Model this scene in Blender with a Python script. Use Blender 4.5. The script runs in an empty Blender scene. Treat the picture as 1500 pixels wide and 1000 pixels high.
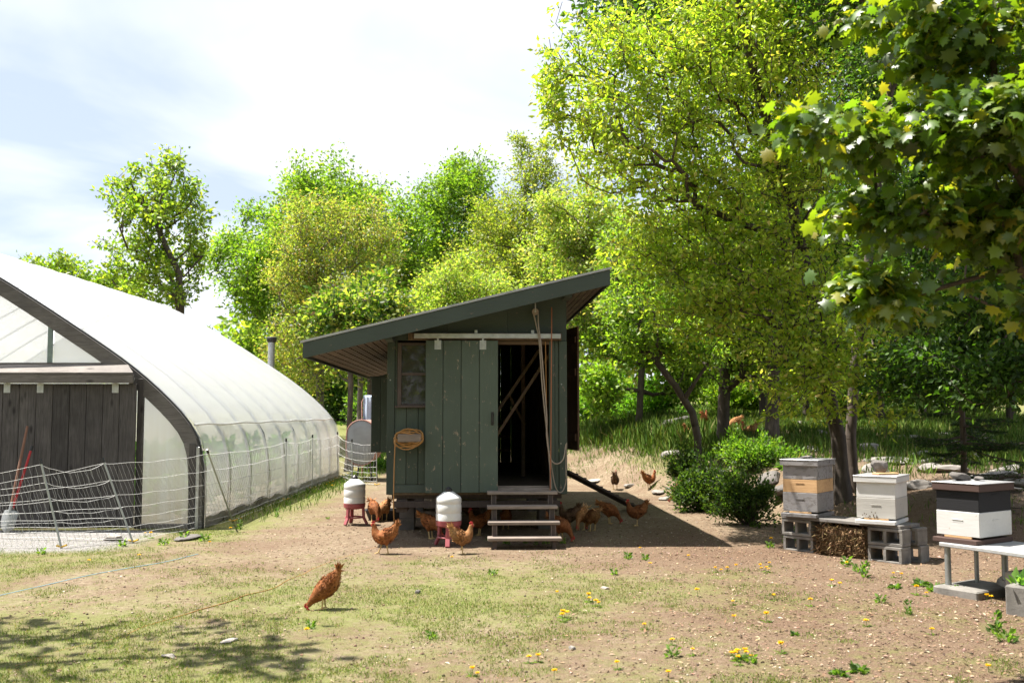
import bpy, math, random
import numpy as np
from mathutils import Vector, Matrix, Quaternion

# ---------------------------------------------------------------- camera, sky, sun, exposure
scene = bpy.context.scene
col = scene.collection
CAM_H, PITCH, FPX = 1.6, math.radians(4.04), 1458.0
cam_data = bpy.data.cameras.new('camera')
cam_data.sensor_width = 36.0
cam_data.lens = 36.0 * FPX / 1500.0
cam_data.clip_end = 2000.0
cam_data.dof.use_dof = True
cam_data.dof.focus_distance = 12.5
cam_data.dof.aperture_fstop = 2.8
cam = bpy.data.objects.new('camera', cam_data)
cam.location = (0, 0, CAM_H)
cam.rotation_euler = (math.radians(90) + PITCH, 0, 0)
col.objects.link(cam)
scene.camera = cam

SUN = Vector((-1.38, 0.25, 3.3)).normalized()
world = bpy.data.worlds.new('World')
scene.world = world
world.use_nodes = True
wt = world.node_tree
wt.nodes.clear()
wo = wt.nodes.new('ShaderNodeOutputWorld')
bg = wt.nodes.new('ShaderNodeBackground')
sky = wt.nodes.new('ShaderNodeTexSky')
sky.sky_type = 'NISHITA'
sky.sun_disc = False
sky.sun_elevation = math.asin(SUN.z)
sky.sun_rotation = math.atan2(SUN.x, SUN.y)
sky.air_density = 1.0
sky.dust_density = 1.2
tc = wt.nodes.new('ShaderNodeTexCoord')
sep = wt.nodes.new('ShaderNodeSeparateXYZ')
wt.links.new(tc.outputs['Generated'], sep.inputs[0])
zz = wt.nodes.new('ShaderNodeMath'); zz.operation = 'ADD'; zz.inputs[1].default_value = 0.22
wt.links.new(sep.outputs['Z'], zz.inputs[0])
zm = wt.nodes.new('ShaderNodeMath'); zm.operation = 'MAXIMUM'; zm.inputs[1].default_value = 0.08
wt.links.new(zz.outputs[0], zm.inputs[0])
dx = wt.nodes.new('ShaderNodeMath'); dx.operation = 'DIVIDE'
dy = wt.nodes.new('ShaderNodeMath'); dy.operation = 'DIVIDE'
wt.links.new(sep.outputs['X'], dx.inputs[0]); wt.links.new(zm.outputs[0], dx.inputs[1])
wt.links.new(sep.outputs['Y'], dy.inputs[0]); wt.links.new(zm.outputs[0], dy.inputs[1])
cmb = wt.nodes.new('ShaderNodeCombineXYZ')
wt.links.new(dx.outputs[0], cmb.inputs[0]); wt.links.new(dy.outputs[0], cmb.inputs[1])
mp = wt.nodes.new('ShaderNodeMapping')
mp.inputs['Scale'].default_value = (0.8, 1.0, 1.0)
mp.inputs['Location'].default_value = (0.55, 0.2, 0.0)
mp.inputs['Rotation'].default_value = (0, 0, math.radians(20))
wt.links.new(cmb.outputs[0], mp.inputs['Vector'])
cn = wt.nodes.new('ShaderNodeTexNoise')
cn.inputs['Scale'].default_value = 1.0
cn.inputs['Detail'].default_value = 6
cn.inputs['Roughness'].default_value = 0.5
cn.inputs['Distortion'].default_value = 0.5
wt.links.new(mp.outputs[0], cn.inputs['Vector'])
cr = wt.nodes.new('ShaderNodeValToRGB')
cr.color_ramp.elements[0].position = 0.42
cr.color_ramp.elements[1].position = 0.66
wt.links.new(cn.outputs['Fac'], cr.inputs[0])
mxs = wt.nodes.new('ShaderNodeMix'); mxs.data_type = 'RGBA'
mxs.inputs['B'].default_value = (9.4, 9.45, 9.5, 1)
hz = wt.nodes.new('ShaderNodeMix'); hz.data_type = 'RGBA'   # thin high haze over the blue
hz.inputs['Factor'].default_value = 0.62
hz.inputs['B'].default_value = (6.2, 6.9, 8.7, 1)
wt.links.new(sky.outputs[0], hz.inputs['A'])
wt.links.new(cr.outputs[0], mxs.inputs['Factor'])
wt.links.new(hz.outputs['Result'], mxs.inputs['A'])
wt.links.new(mxs.outputs['Result'], bg.inputs['Color'])
bg.inputs['Strength'].default_value = 0.05
wt.links.new(bg.outputs[0], wo.inputs['Surface'])

sun_data = bpy.data.lights.new('sun', 'SUN')
sun_data.energy = 5.0
sun_data.angle = math.radians(0.53)
sun_data.color = (1.0, 0.95, 0.87)
sun = bpy.data.objects.new('sun', sun_data)
sun.rotation_euler = SUN.to_track_quat('Z', 'Y').to_euler()
sun.location = (-8, 2, 20)
col.objects.link(sun)

scene.view_settings.view_transform = 'Standard'
scene.view_settings.look = 'None'
scene.view_settings.gamma = 1.0
scene.view_settings.use_curve_mapping = False
scene.view_settings.exposure = 1.58
scene.render.engine = 'CYCLES'
scene.cycles.use_denoising = True
scene.cycles.max_bounces = 8
scene.cycles.diffuse_bounces = 3
scene.cycles.glossy_bounces = 2
scene.cycles.transmission_bounces = 5
scene.cycles.transparent_max_bounces = 12
scene.cycles.caustics_reflective = False
scene.cycles.caustics_refractive = False

# ---------------------------------------------------------------- terrain height and pixel helpers
def sstep(a, b, t):
    t = np.clip((t - a) / (b - a), 0, 1)
    return t * t * (3 - 2 * t)

_R = np.random.default_rng(77)
_PERM = _R.random((64, 64))
def vnoise(x, y):
    xi = np.floor(x).astype(int); yi = np.floor(y).astype(int)
    fx = x - xi; fy = y - yi
    fx = fx * fx * (3 - 2 * fx); fy = fy * fy * (3 - 2 * fy)
    a = _PERM[xi % 64, yi % 64]; b = _PERM[(xi + 1) % 64, yi % 64]
    c = _PERM[xi % 64, (yi + 1) % 64]; d = _PERM[(xi + 1) % 64, (yi + 1) % 64]
    return (a * (1 - fx) + b * fx) * (1 - fy) + (c * (1 - fx) + d * fx) * fy
def fbm(x, y, o=4):
    s = 0; a = 0.5
    for i in range(o):
        s = s + a * vnoise(x * 2 ** i + 13.7 * i, y * 2 ** i + 5.1 * i); a *= 0.5
    return s / (1 - 0.5 ** o)

BX = np.array([-60, -1.5, 0.0, 2.0, 3.5, 4.6, 6.0, 8.0, 60])
BY = np.array([33, 33, 23, 21.5, 16.8, 12.4, 11.4, 10.8, 10.5])
def terrain(x, y):
    x = np.asarray(x, float); y = np.asarray(y, float)
    t = y - np.interp(x, BX, BY)
    tp = np.maximum(t, 0)
    h = 1.15 * (1 - np.exp(-0.2 * tp * sstep(0, 2.0, t) / 1.15 * 1.15)) + 0.028 * np.maximum(t - 8, 0)
    h = h + 0.05 * (fbm(x * 0.45, y * 0.45, 3) - 0.5) * sstep(0.0, 3.0, np.abs(y - 13.5) * 0.6 + np.abs(x + 0.5) * 0.25)
    h = h + 0.25 * (fbm(x * 0.8 + 9, y * 0.8, 3) - 0.5) * sstep(0.3, 3, t)
    h = h + 0.018 * (fbm(x * 2.3, y * 2.3 + 3, 2) - 0.5)
    return h
def th(x, y): return float(terrain(x, y))

def ray(px, py):
    u = (px - 750) / FPX; v = (500 - py) / FPX
    c, s = math.cos(PITCH), math.sin(PITCH)
    return u, c - v * s, s + v * c
def at(px, py, D):
    """point on the ray of that pixel at distance D in front of the camera"""
    a, b, c = ray(px, py)
    k = D / b
    return Vector((a * k, D, CAM_H + c * k))
def ground(px, py, lift=0.0):
    """where the ray of that pixel meets the terrain"""
    a, b, c = ray(px, py)
    D = np.arange(4, 60, 0.02)
    z = CAM_H + c / b * D
    g = terrain(a / b * D, D)
    w = np.nonzero(z <= g)[0]
    d = D[w[0]] if len(w) else 59.0
    x = a / b * d
    return Vector((x, d, th(x, d) + lift))

# ---------------------------------------------------------------- object helpers
def tag(o, label=None, cat=None, group=None, kind=None):
    if label: o['label'] = label
    if cat: o['category'] = cat
    if group: o['group'] = group
    if kind: o['kind'] = kind
    return o
def empty(name, loc=(0, 0, 0), rz=0.0, label=None, cat=None, group=None):
    o = bpy.data.objects.new(name, None)
    o.empty_display_size = 0.1
    o.location = loc
    o.rotation_euler = (0, 0, rz)
    col.objects.link(o)
    return tag(o, label, cat, group)
def link_mesh(name, me, mat, parent=None, loc=None, rot=None):
    o = bpy.data.objects.new(name, me)
    col.objects.link(o)
    if mat is not None and not me.materials:
        me.materials.append(mat)
    if parent is not None: o.parent = parent
    if loc is not None: o.location = loc
    if rot is not None: o.rotation_euler = rot
    return o
def copy_tree(o, parent=None):
    c = o.copy()
    col.objects.link(c)
    c.parent = parent
    for ch in list(o.children):
        copy_tree(ch, c)
    return c

class MB:
    """collects shapes, then links them as one mesh object"""
    def __init__(s): s.v = []; s.f = []
    def add(s, vs, fs):
        n = len(s.v)
        s.v += [tuple(p) for p in vs]
        s.f += [tuple(i + n for i in f) for f in fs]
        return s
    def box(s, c, size, rot=None, ch=0.0):
        hx, hy, hz_ = size[0] / 2, size[1] / 2, size[2] / 2
        M = rot if rot is not None else Matrix.Identity(3)
        c = Vector(c)
        if ch <= 0:
            vs = [Vector((x, y, z)) for x in (-hx, hx) for y in (-hy, hy) for z in (-hz_, hz_)]
            fs = [(0, 1, 3, 2), (4, 6, 7, 5), (0, 4, 5, 1), (2, 3, 7, 6), (0, 2, 6, 4), (1, 5, 7, 3)]
        else:
            ch = min(ch, hx * .45, hy * .45, hz_ * .45)
            vs = []; idx = {}
            for sx in (-1, 1):
                for sy in (-1, 1):
                    for sz in (-1, 1):
                        for ax in range(3):
                            p = [sx * (hx - ch), sy * (hy - ch), sz * (hz_ - ch)]
                            p[ax] = (sx * hx, sy * hy, sz * hz_)[ax]
                            idx[(sx, sy, sz, ax)] = len(vs); vs.append(Vector(p))
            fs = []
            def quad(keys): fs.append(tuple(idx[k] for k in keys))
            for ax in range(3):
                o1, o2 = [a for a in range(3) if a != ax]
                for sg in (-1, 1):
                    ks = []
                    for (a, b) in ((-1, -1), (1, -1), (1, 1), (-1, 1)):
                        k = [0, 0, 0]; k[ax] = sg; k[o1] = a; k[o2] = b
                        ks.append((k[0], k[1], k[2], ax))
                    quad(ks)
                for a in (-1, 1):
                    for b in (-1, 1):
                        k1 = [0, 0, 0]; k1[ax] = -1; k1[o1] = a; k1[o2] = b
                        k2 = list(k1); k2[ax] = 1
                        quad([(*k1, o1), (*k2, o1), (*k2, o2), (*k1, o2)])
            for sx in (-1, 1):
                for sy in (-1, 1):
                    for sz in (-1, 1):
                        fs.append(tuple(idx[(sx, sy, sz, a)] for a in range(3)))
        return s.add([c + M @ p for p in vs], fs)
    def span(s, x0, x1, y0, y1, z0, z1, ch=0.0):
        return s.box(((x0 + x1) / 2, (y0 + y1) / 2, (z0 + z1) / 2), (abs(x1 - x0), abs(y1 - y0), abs(z1 - z0)), None, ch)
    def beam(s, a, b, w, h, ch=0.0, up=(0, 0, 1)):
        a = Vector(a); b = Vector(b); d = (b - a); L = d.length; d.normalize()
        u = Vector(up)
        sd = d.cross(u)
        if sd.length < 1e-4: sd = d.cross(Vector((1, 0, 0)))
        sd.normalize(); u = sd.cross(d)
        M = Matrix((d, sd, u)).transposed()
        return s.box((a + b) / 2, (L, w, h), M, ch)
    def prism(s, poly, y0, y1):
        """polygon in (x, z) extruded along y"""
        n = len(poly)
        vs = [(x, y0, z) for x, z in poly] + [(x, y1, z) for x, z in poly]
        fs = [tuple(range(n))[::-1], tuple(range(n, 2 * n))]
        fs += [(i, (i + 1) % n, n + (i + 1) % n, n + i) for i in range(n)]
        return s.add(vs, fs)
    def tube(s, pts, r, n=6, caps=True):
        pts = [Vector(p) for p in pts]
        if not hasattr(r, '__len__'): r = [r] * len(pts)
        base = len(s.v)
        t = (pts[1] - pts[0]).normalized()
        u = t.cross(Vector((0, 0, 1)))
        if u.length < 1e-3: u = t.cross(Vector((1, 0, 0)))
        u.normalize()
        vs = []; fs = []
        for i, p in enumerate(pts):
            if i == 0: tt = pts[1] - pts[0]
            elif i == len(pts) - 1: tt = pts[-1] - pts[-2]
            else: tt = pts[i + 1] - pts[i - 1]
            tt.normalize()
            u = (u - tt * u.dot(tt))
            if u.length < 1e-4: u = tt.cross(Vector((.3, .5, .8)))
            u.normalize(); w = tt.cross(u)
            for k in range(n):
                a = 2 * math.pi * k / n
                vs.append(p + (u * math.cos(a) + w * math.sin(a)) * r[i])
        for i in range(len(pts) - 1):
            for k in range(n):
                fs.append((i * n + k, i * n + (k + 1) % n, (i + 1) * n + (k + 1) % n, (i + 1) * n + k))
        if caps:
            fs.append(tuple(range(n))[::-1]); fs.append(tuple((len(pts) - 1) * n + k for k in range(n)))
        return s.add(vs, fs)
    def lathe(s, prof, c=(0, 0, 0), n=28):
        vs = []; fs = []
        for (r, z) in prof:
            for k in range(n):
                a = 2 * math.pi * k / n
                vs.append((c[0] + r * math.cos(a), c[1] + r * math.sin(a), c[2] + z))
        for i in range(len(prof) - 1):
            for k in range(n):
                fs.append((i * n + k, i * n + (k + 1) % n, (i + 1) * n + (k + 1) % n, (i + 1) * n + k))
        fs.append(tuple(range(n))[::-1]); fs.append(tuple((len(prof) - 1) * n + k for k in range(n)))
        return s.add(vs, fs)
    def mesh(s, name, smooth=False):
        me = bpy.data.meshes.new(name)
        me.from_pydata(s.v, [], s.f)
        me.update()
        if smooth:
            me.polygons.foreach_set('use_smooth', [True] * len(me.polygons))
            try: me.set_sharp_from_angle(angle=math.radians(42))
            except Exception: pass
        return me
    def build(s, name, mat, parent=None, smooth=False, loc=None, rot=None):
        return link_mesh(name, s.mesh(name, smooth), mat, parent, loc, rot)

def np_mesh(name, verts, faces, colors=None, smooth=False, attr='tint'):
    """faces: (n, k) int array of equal-sized polygons; colors: per vertex rgb"""
    me = bpy.data.meshes.new(name)
    verts = np.asarray(verts, np.float32); faces = np.asarray(faces, np.int32)
    nf, k = faces.shape
    me.vertices.add(len(verts)); me.vertices.foreach_set('co', verts.ravel())
    me.loops.add(nf * k); me.loops.foreach_set('vertex_index', faces.ravel())
    me.polygons.add(nf)
    me.polygons.foreach_set('loop_start', np.arange(0, nf * k, k, dtype=np.int32))
    me.polygons.foreach_set('loop_total', np.full(nf, k, np.int32))
    if smooth: me.polygons.foreach_set('use_smooth', np.ones(nf, bool))
    me.update(calc_edges=True)
    if colors is not None:
        at_ = me.attributes.new(attr, 'FLOAT_COLOR', 'POINT')
        c4 = np.ones((len(verts), 4), np.float32); c4[:, :3] = colors
        at_.data.foreach_set('color', c4.ravel())
    return me
# ---------------------------------------------------------------- materials
def new_mat(name):
    m = bpy.data.materials.new(name)
    m.use_nodes = True
    nt = m.node_tree
    b = nt.nodes['Principled BSDF']
    return m, nt, b
def N(nt, kind, **kw):
    n = nt.nodes.new(kind)
    for k, v in kw.items():
        if k in n.inputs: n.inputs[k].default_value = v
        else: setattr(n, k, v)
    return n
def rgba(c): return (c[0], c[1], c[2], 1)
def ramp(nt, src, stops):
    r = nt.nodes.new('ShaderNodeValToRGB')
    e = r.color_ramp.elements
    while len(e) < len(stops): e.new(0.5)
    for el, (p, c) in zip(e, stops):
        el.position = p; el.color = rgba(c) if hasattr(c, '__len__') else (c, c, c, 1)
    nt.links.new(src, r.inputs[0])
    return r
def mixc(nt, fac, a, b, mode='MIX'):
    m = nt.nodes.new('ShaderNodeMix'); m.data_type = 'RGBA'; m.blend_type = mode
    for key, v in (('Factor', fac), ('A', a), ('B', b)):
        if hasattr(v, 'is_output') or hasattr(v, 'links'): nt.links.new(v, m.inputs[key])
        elif hasattr(v, '__len__'): m.inputs[key].default_value = rgba(v)
        else: m.inputs[key].default_value = v
    return m.outputs['Result']
def coords(nt, scale=(1, 1, 1), rnd=0.0, kind='Object'):
    t = nt.nodes.new('ShaderNodeTexCoord')
    m = nt.nodes.new('ShaderNodeMapping')
    m.inputs['Scale'].default_value = scale
    nt.links.new(t.outputs[kind], m.inputs['Vector'])
    if rnd:
        oi = nt.nodes.new('ShaderNodeObjectInfo')
        mu = nt.nodes.new('ShaderNodeMath'); mu.operation = 'MULTIPLY'; mu.inputs[1].default_value = rnd
        nt.links.new(oi.outputs['Random'], mu.inputs[0])
        nt.links.new(mu.outputs[0], m.inputs['Location'])
    return m.outputs[0]
def noise(nt, vec, scale, detail=5, rough=0.6, dist=0.0):
    n = N(nt, 'ShaderNodeTexNoise')
    n.inputs['Scale'].default_value = scale; n.inputs['Detail'].default_value = detail
    n.inputs['Roughness'].default_value = rough; n.inputs['Distortion'].default_value = dist
    nt.links.new(vec, n.inputs['Vector'])
    return n.outputs['Fac']
def bump(nt, bsdf, h, strength=0.3, dist=0.01):
    b = nt.nodes.new('ShaderNodeBump')
    b.inputs['Strength'].default_value = strength; b.inputs['Distance'].default_value = dist
    nt.links.new(h, b.inputs['Height']); nt.links.new(b.outputs[0], bsdf.inputs['Normal'])

def simple(name, c, rough=0.6, metal=0.0, var=0.25, scale=9.0, bmp=0.15, spec=0.4, c2=None):
    m, nt, b = new_mat(name)
    v = coords(nt, rnd=30)
    n1 = noise(nt, v, scale); n2 = noise(nt, v, scale * 7, 3)
    lo = c2 if c2 else [x * (1 - var) for x in c]
    r = ramp(nt, n1, [(0.3, lo), (0.7, c)])
    nt.links.new(r.outputs[0], b.inputs['Base Color'])
    b.inputs['Roughness'].default_value = rough; b.inputs['Metallic'].default_value = metal
    b.inputs['Specular IOR Level'].default_value = spec
    if bmp: bump(nt, b, n2, bmp, 0.004)
    return m

def wood(name, light, dark, axis='z', paint=None, chip=0.30, scale=6.0, rough=0.8, grain=9.0, knots=True, pvar=0.25):
    """grain runs along `axis`; paint=(colour) covers it except where chips show the wood"""
    m, nt, b = new_mat(name)
    st = {'z': (grain, grain, 0.7), 'x': (0.7, grain, grain), 'y': (grain, 0.7, grain)}[axis]
    v = coords(nt, st, rnd=40)
    g = noise(nt, v, scale, 6, 0.65, 0.6)
    v2 = coords(nt, (1, 1, 1), rnd=40)
    big = noise(nt, v2, 2.2, 4, 0.6)
    r = ramp(nt, g, [(0.28, dark), (0.72, light)])
    c = mixc(nt, ramp(nt, big, [(0.35, 0.0), (0.7, 0.45)]).outputs[0], r.outputs[0], [x * 0.55 for x in dark])
    if knots:
        vo = N(nt, 'ShaderNodeTexVoronoi'); vo.inputs['Scale'].default_value = 1.0
        sk = {'z': (5.5, 5.5, 2.2), 'x': (2.2, 5.5, 5.5), 'y': (5.5, 2.2, 5.5)}[axis]
        nt.links.new(coords(nt, sk, rnd=70), vo.inputs['Vector'])
        kf = ramp(nt, vo.outputs['Distance'], [(0.05, 0.9), (0.17, 0.0)])
        c = mixc(nt, kf.outputs[0], c, [x * 0.35 for x in dark])
    oi = nt.nodes.new('ShaderNodeObjectInfo')
    pr = ramp(nt, oi.outputs['Random'], [(0, 1 - pvar), (1, 1 + pvar * 0.6)])
    if paint is not None:
        pc = mixc(nt, ramp(nt, g, [(0.3, 0.0), (0.75, 0.35)]).outputs[0], paint, [x * 0.72 for x in paint])
        pc = mixc(nt, ramp(nt, big, [(0.4, 0.0), (0.75, 0.4)]).outputs[0], pc, [x * 1.3 for x in paint])
        ch = noise(nt, coords(nt, {'z': (3, 3, 1.6), 'x': (1.6, 3, 3), 'y': (3, 1.6, 3)}[axis], rnd=90), 7, 7, 0.72)
        cf = ramp(nt, ch, [(chip - 0.015, 1.0), (chip + 0.015, 0.0)])
        c = mixc(nt, cf.outputs[0], pc, c)
    c = mixc(nt, 1.0, c, pr.outputs[0], 'MULTIPLY')
    nt.links.new(c, b.inputs['Base Color'])
    b.inputs['Roughness'].default_value = rough
    b.inputs['Specular IOR Level'].default_value = 0.3
    bump(nt, b, g, 0.35, 0.006)
    return m

def leafmat(name, trans=0.55, rough=0.45, spec=0.4, tcol=(1.42, 1.6, 0.45)):
    m, nt, b = new_mat(name)
    a = nt.nodes.new('ShaderNodeAttribute'); a.attribute_name = 'tint'
    nt.links.new(a.outputs['Color'], b.inputs['Base Color'])
    b.inputs['Roughness'].default_value = rough
    b.inputs['Specular IOR Level'].default_value = spec
    tr = nt.nodes.new('ShaderNodeBsdfTranslucent')
    tcn = mixc(nt, 1.0, a.outputs['Color'], tcol, 'MULTIPLY')
    nt.links.new(tcn, tr.inputs['Color'])
    mx = nt.nodes.new('ShaderNodeMixShader'); mx.inputs[0].default_value = trans
    nt.links.new(b.outputs[0], mx.inputs[1]); nt.links.new(tr.outputs[0], mx.inputs[2])
    nt.links.new(mx.outputs[0], nt.nodes['Material Output'].inputs['Surface'])
    return m

M = {}
M['leaf'] = leafmat('leaf')
M['leaf_glossy'] = leafmat('leaf_glossy', 0.55, 0.42, 0.9, (2.1, 1.9, 0.35))
M['grass'] = leafmat('grass_blade', 0.35, 0.6, 0.2, (1.1, 1.15, 0.5))
M['litter'] = leafmat('litter', 0.1, 0.9, 0.1, (1, 1, 1))
M['bark'] = wood('bark', (0.16, 0.125, 0.10), (0.045, 0.035, 0.028), 'z', grain=4.0, scale=5, knots=False)
M['bark_grey'] = wood('bark_grey', (0.26, 0.23, 0.20), (0.10, 0.085, 0.07), 'z', grain=4.0, scale=5, knots=False)
M['green_v'] = wood('green_paint_upright', (0.30, 0.24, 0.18), (0.14, 0.11, 0.085), 'z', paint=(0.054, 0.071, 0.056), chip=0.365)
M['green_h'] = wood('green_paint_level', (0.30, 0.24, 0.18), (0.14, 0.11, 0.085), 'x', paint=(0.058, 0.075, 0.064), chip=0.35)
M['green_y'] = wood('green_paint_deep', (0.30, 0.24, 0.18), (0.14, 0.11, 0.085), 'y', paint=(0.051, 0.062, 0.053), chip=0.35)
M['door_green'] = wood('door_green', (0.34, 0.28, 0.21), (0.16, 0.13, 0.10), 'z', paint=(0.072, 0.094, 0.075), chip=0.375)
M['trim_brown'] = wood('trim_brown', (0.11, 0.085, 0.075), (0.06, 0.045, 0.04), 'z', knots=False)
M['soffit'] = wood('soffit', (0.16, 0.12, 0.095), (0.07, 0.05, 0.04), 'y')
M['inner'] = wood('inner_wood', (0.17, 0.115, 0.075), (0.075, 0.05, 0.033), 'z')
M['brace'] = wood('brace_wood', (0.24, 0.16, 0.105), (0.12, 0.08, 0.05), 'x')
M['hatch'] = wood('hatch_wood', (0.20, 0.125, 0.085), (0.10, 0.06, 0.04), 'z')
M['tread'] = wood('tread_wood', (0.40, 0.33, 0.28), (0.19, 0.15, 0.125), 'x', knots=False)
M['weathered_v'] = wood('weathered_upright', (0.115, 0.105, 0.10), (0.04, 0.036, 0.034), 'z', pvar=0.35)
M['weathered_x'] = wood('weathered_level', (0.27, 0.245, 0.225), (0.12, 0.105, 0.095), 'x')
M['weathered_arc'] = wood('weathered_arc', (0.22, 0.205, 0.19), (0.10, 0.09, 0.085), 'x', knots=False)
M['hive_grey'] = wood('hive_grey', (0.24, 0.225, 0.215), (0.10, 0.09, 0.085), 'x', paint=(0.21, 0.20, 0.20), chip=0.46)
M['hive_tan'] = wood('hive_tan', (0.62, 0.40, 0.21), (0.45, 0.27, 0.13), 'x')
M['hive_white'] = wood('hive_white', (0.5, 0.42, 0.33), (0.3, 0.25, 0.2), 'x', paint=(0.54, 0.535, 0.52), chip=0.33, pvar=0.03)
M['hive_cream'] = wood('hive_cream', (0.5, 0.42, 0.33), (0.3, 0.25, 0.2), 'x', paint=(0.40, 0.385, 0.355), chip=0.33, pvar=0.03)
M['hive_black'] = wood('hive_black', (0.12, 0.10, 0.09), (0.05, 0.04, 0.04), 'x', paint=(0.014, 0.014, 0.016), chip=0.30)
M['hive_brown'] = wood('hive_brown', (0.14, 0.09, 0.07), (0.06, 0.04, 0.03), 'x', paint=(0.075, 0.045, 0.037), chip=0.24)
M['plank_grey'] = wood('plank_grey', (0.30, 0.28, 0.26), (0.13, 0.12, 0.11), 'x')
M['galv'] = simple('galvanised', (0.52, 0.53, 0.54), 0.42, 0.75, 0.3, 14)
M['lid_metal'] = simple('lid_metal', (0.50, 0.50, 0.51), 0.45, 0.55, 0.35, 8)
M['roof_metal'] = simple('roof_metal', (0.36, 0.30, 0.27), 0.45, 0.35, 0.4, 3, c2=(0.26, 0.12, 0.08))
M['dark_metal'] = simple('dark_metal', (0.06, 0.06, 0.06), 0.5, 0.6)
M['steel'] = simple('steel', (0.33, 0.34, 0.33), 0.5, 0.6)
M['green_steel'] = simple('green_steel', (0.20, 0.26, 0.24), 0.5, 0.3)
M['concrete'] = simple('concrete', (0.23, 0.215, 0.195), 0.95, 0, 0.55, 6, 0.6)
M['stone'] = simple('stone', (0.29, 0.265, 0.24), 0.9, 0, 0.45, 5, 0.7)
M['stone_dark'] = simple('stone_dark', (0.15, 0.135, 0.125), 0.9, 0, 0.4, 6, 0.7)
M['stone_pale'] = simple('stone_pale', (0.40, 0.36, 0.32), 0.9, 0, 0.4, 6, 0.7)
M['granite'] = simple('granite', (0.34, 0.34, 0.335), 0.8, 0, 0.25, 30, 0.3)
M['white_plastic'] = simple('white_plastic', (0.66, 0.66, 0.645), 0.35, 0, 0.10, 5, 0.05, 0.5)
M['pink_plastic'] = simple('pink_plastic', (0.33, 0.075, 0.085), 0.45, 0, 0.25, 8, 0.05, 0.5)
M['black_plastic'] = simple('black_plastic', (0.02, 0.02, 0.022), 0.45, 0, 0.3, 8, 0.1, 0.5)
M['black_rubber'] = simple('black_rubber', (0.028, 0.028, 0.03), 0.6, 0, 0.3, 8, 0.1)
M['orange_cord'] = simple('orange_cord', (0.38, 0.19, 0.055), 0.5, 0, 0.25, 20)
M['red_cord'] = simple('red_cord', (0.36, 0.13, 0.06), 0.6, 0, 0.2, 20)
M['rope'] = simple('rope', (0.36, 0.30, 0.24), 0.9, 0, 0.3, 40)
M['twine_blue'] = simple('twine_blue', (0.20, 0.36, 0.42), 0.7, 0, 0.2, 40)
M['net'] = simple('net_twine', (0.50, 0.50, 0.48), 0.6, 0, 0.15, 40, 0)
M['post_grey'] = simple('post_grey', (0.40, 0.42, 0.40), 0.5, 0, 0.2, 12)
M['hay'] = wood('hay', (0.24, 0.16, 0.09), (0.08, 0.05, 0.027), 'y', grain=7, scale=9, knots=False)  # bale browns darkened to carry the shade under the bench
M['tank'] = simple('tank_paint', (0.36, 0.37, 0.385), 0.55, 0.1, 0.2, 5, c2=(0.29, 0.29, 0.30))
M['tank_rust'] = simple('tank_rust', (0.42, 0.22, 0.18), 0.7, 0, 0.3, 9)
M['tarp'] = simple('tarp', (0.42, 0.49, 0.60), 0.6, 0, 0.25, 7, 0.2)
M['red_paint'] = simple('red_paint', (0.42, 0.03, 0.035), 0.45, 0, 0.25, 9)
M['handle_wood'] = wood('handle_wood', (0.34, 0.19, 0.13), (0.20, 0.10, 0.07), 'z', knots=False)
M['yellow'] = leafmat('petal', 0.3, 0.6, 0.2, (1.1, 1.0, 0.4))
M['soil_dark'] = simple('soil_bed', (0.24, 0.21, 0.17), 0.95, 0, 0.4, 5, 0.5)
M['straw_floor'] = simple('straw_floor', (0.20, 0.155, 0.11), 0.95, 0, 0.5, 22, 0.8)
M['beak'] = simple('beak', (0.45, 0.30, 0.13), 0.5, 0, 0.2, 30, 0)
M['shank'] = simple('shank', (0.55, 0.38, 0.16), 0.6, 0, 0.25, 30, 0.1)
M['comb'] = simple('comb_red', (0.48, 0.03, 0.03), 0.5, 0, 0.25, 40, 0.1)
M['eye'] = simple('eye', (0.05, 0.02, 0.01), 0.15, 0, 0.1, 30, 0)
M['bee'] = simple('bee', (0.09, 0.05, 0.015), 0.6, 0, 0.3, 60, 0)

def glass(name, c, dark):
    m, nt, b = new_mat(name)
    b.inputs['Base Color'].default_value = rgba(c)
    b.inputs['Roughness'].default_value = 0.06
    b.inputs['Specular IOR Level'].default_value = 0.5
    v = coords(nt); n = noise(nt, v, 5, 4)
    r = ramp(nt, n, [(0.35, 0.015), (0.75, 0.06)])
    nt.links.new(r.outputs[0], b.inputs['Roughness'])
    tr = nt.nodes.new('ShaderNodeBsdfTransparent'); tr.inputs[0].default_value = rgba(dark)
    mx = nt.nodes.new('ShaderNodeMixShader'); mx.inputs[0].default_value = 0.30
    nt.links.new(b.outputs[0], mx.inputs[1]); nt.links.new(tr.outputs[0], mx.inputs[2])
    nt.links.new(mx.outputs[0], nt.nodes['Material Output'].inputs['Surface'])
    return m
M['pane'] = glass('window_glass', (0.05, 0.05, 0.04), (0.6, 0.6, 0.55))

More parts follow.
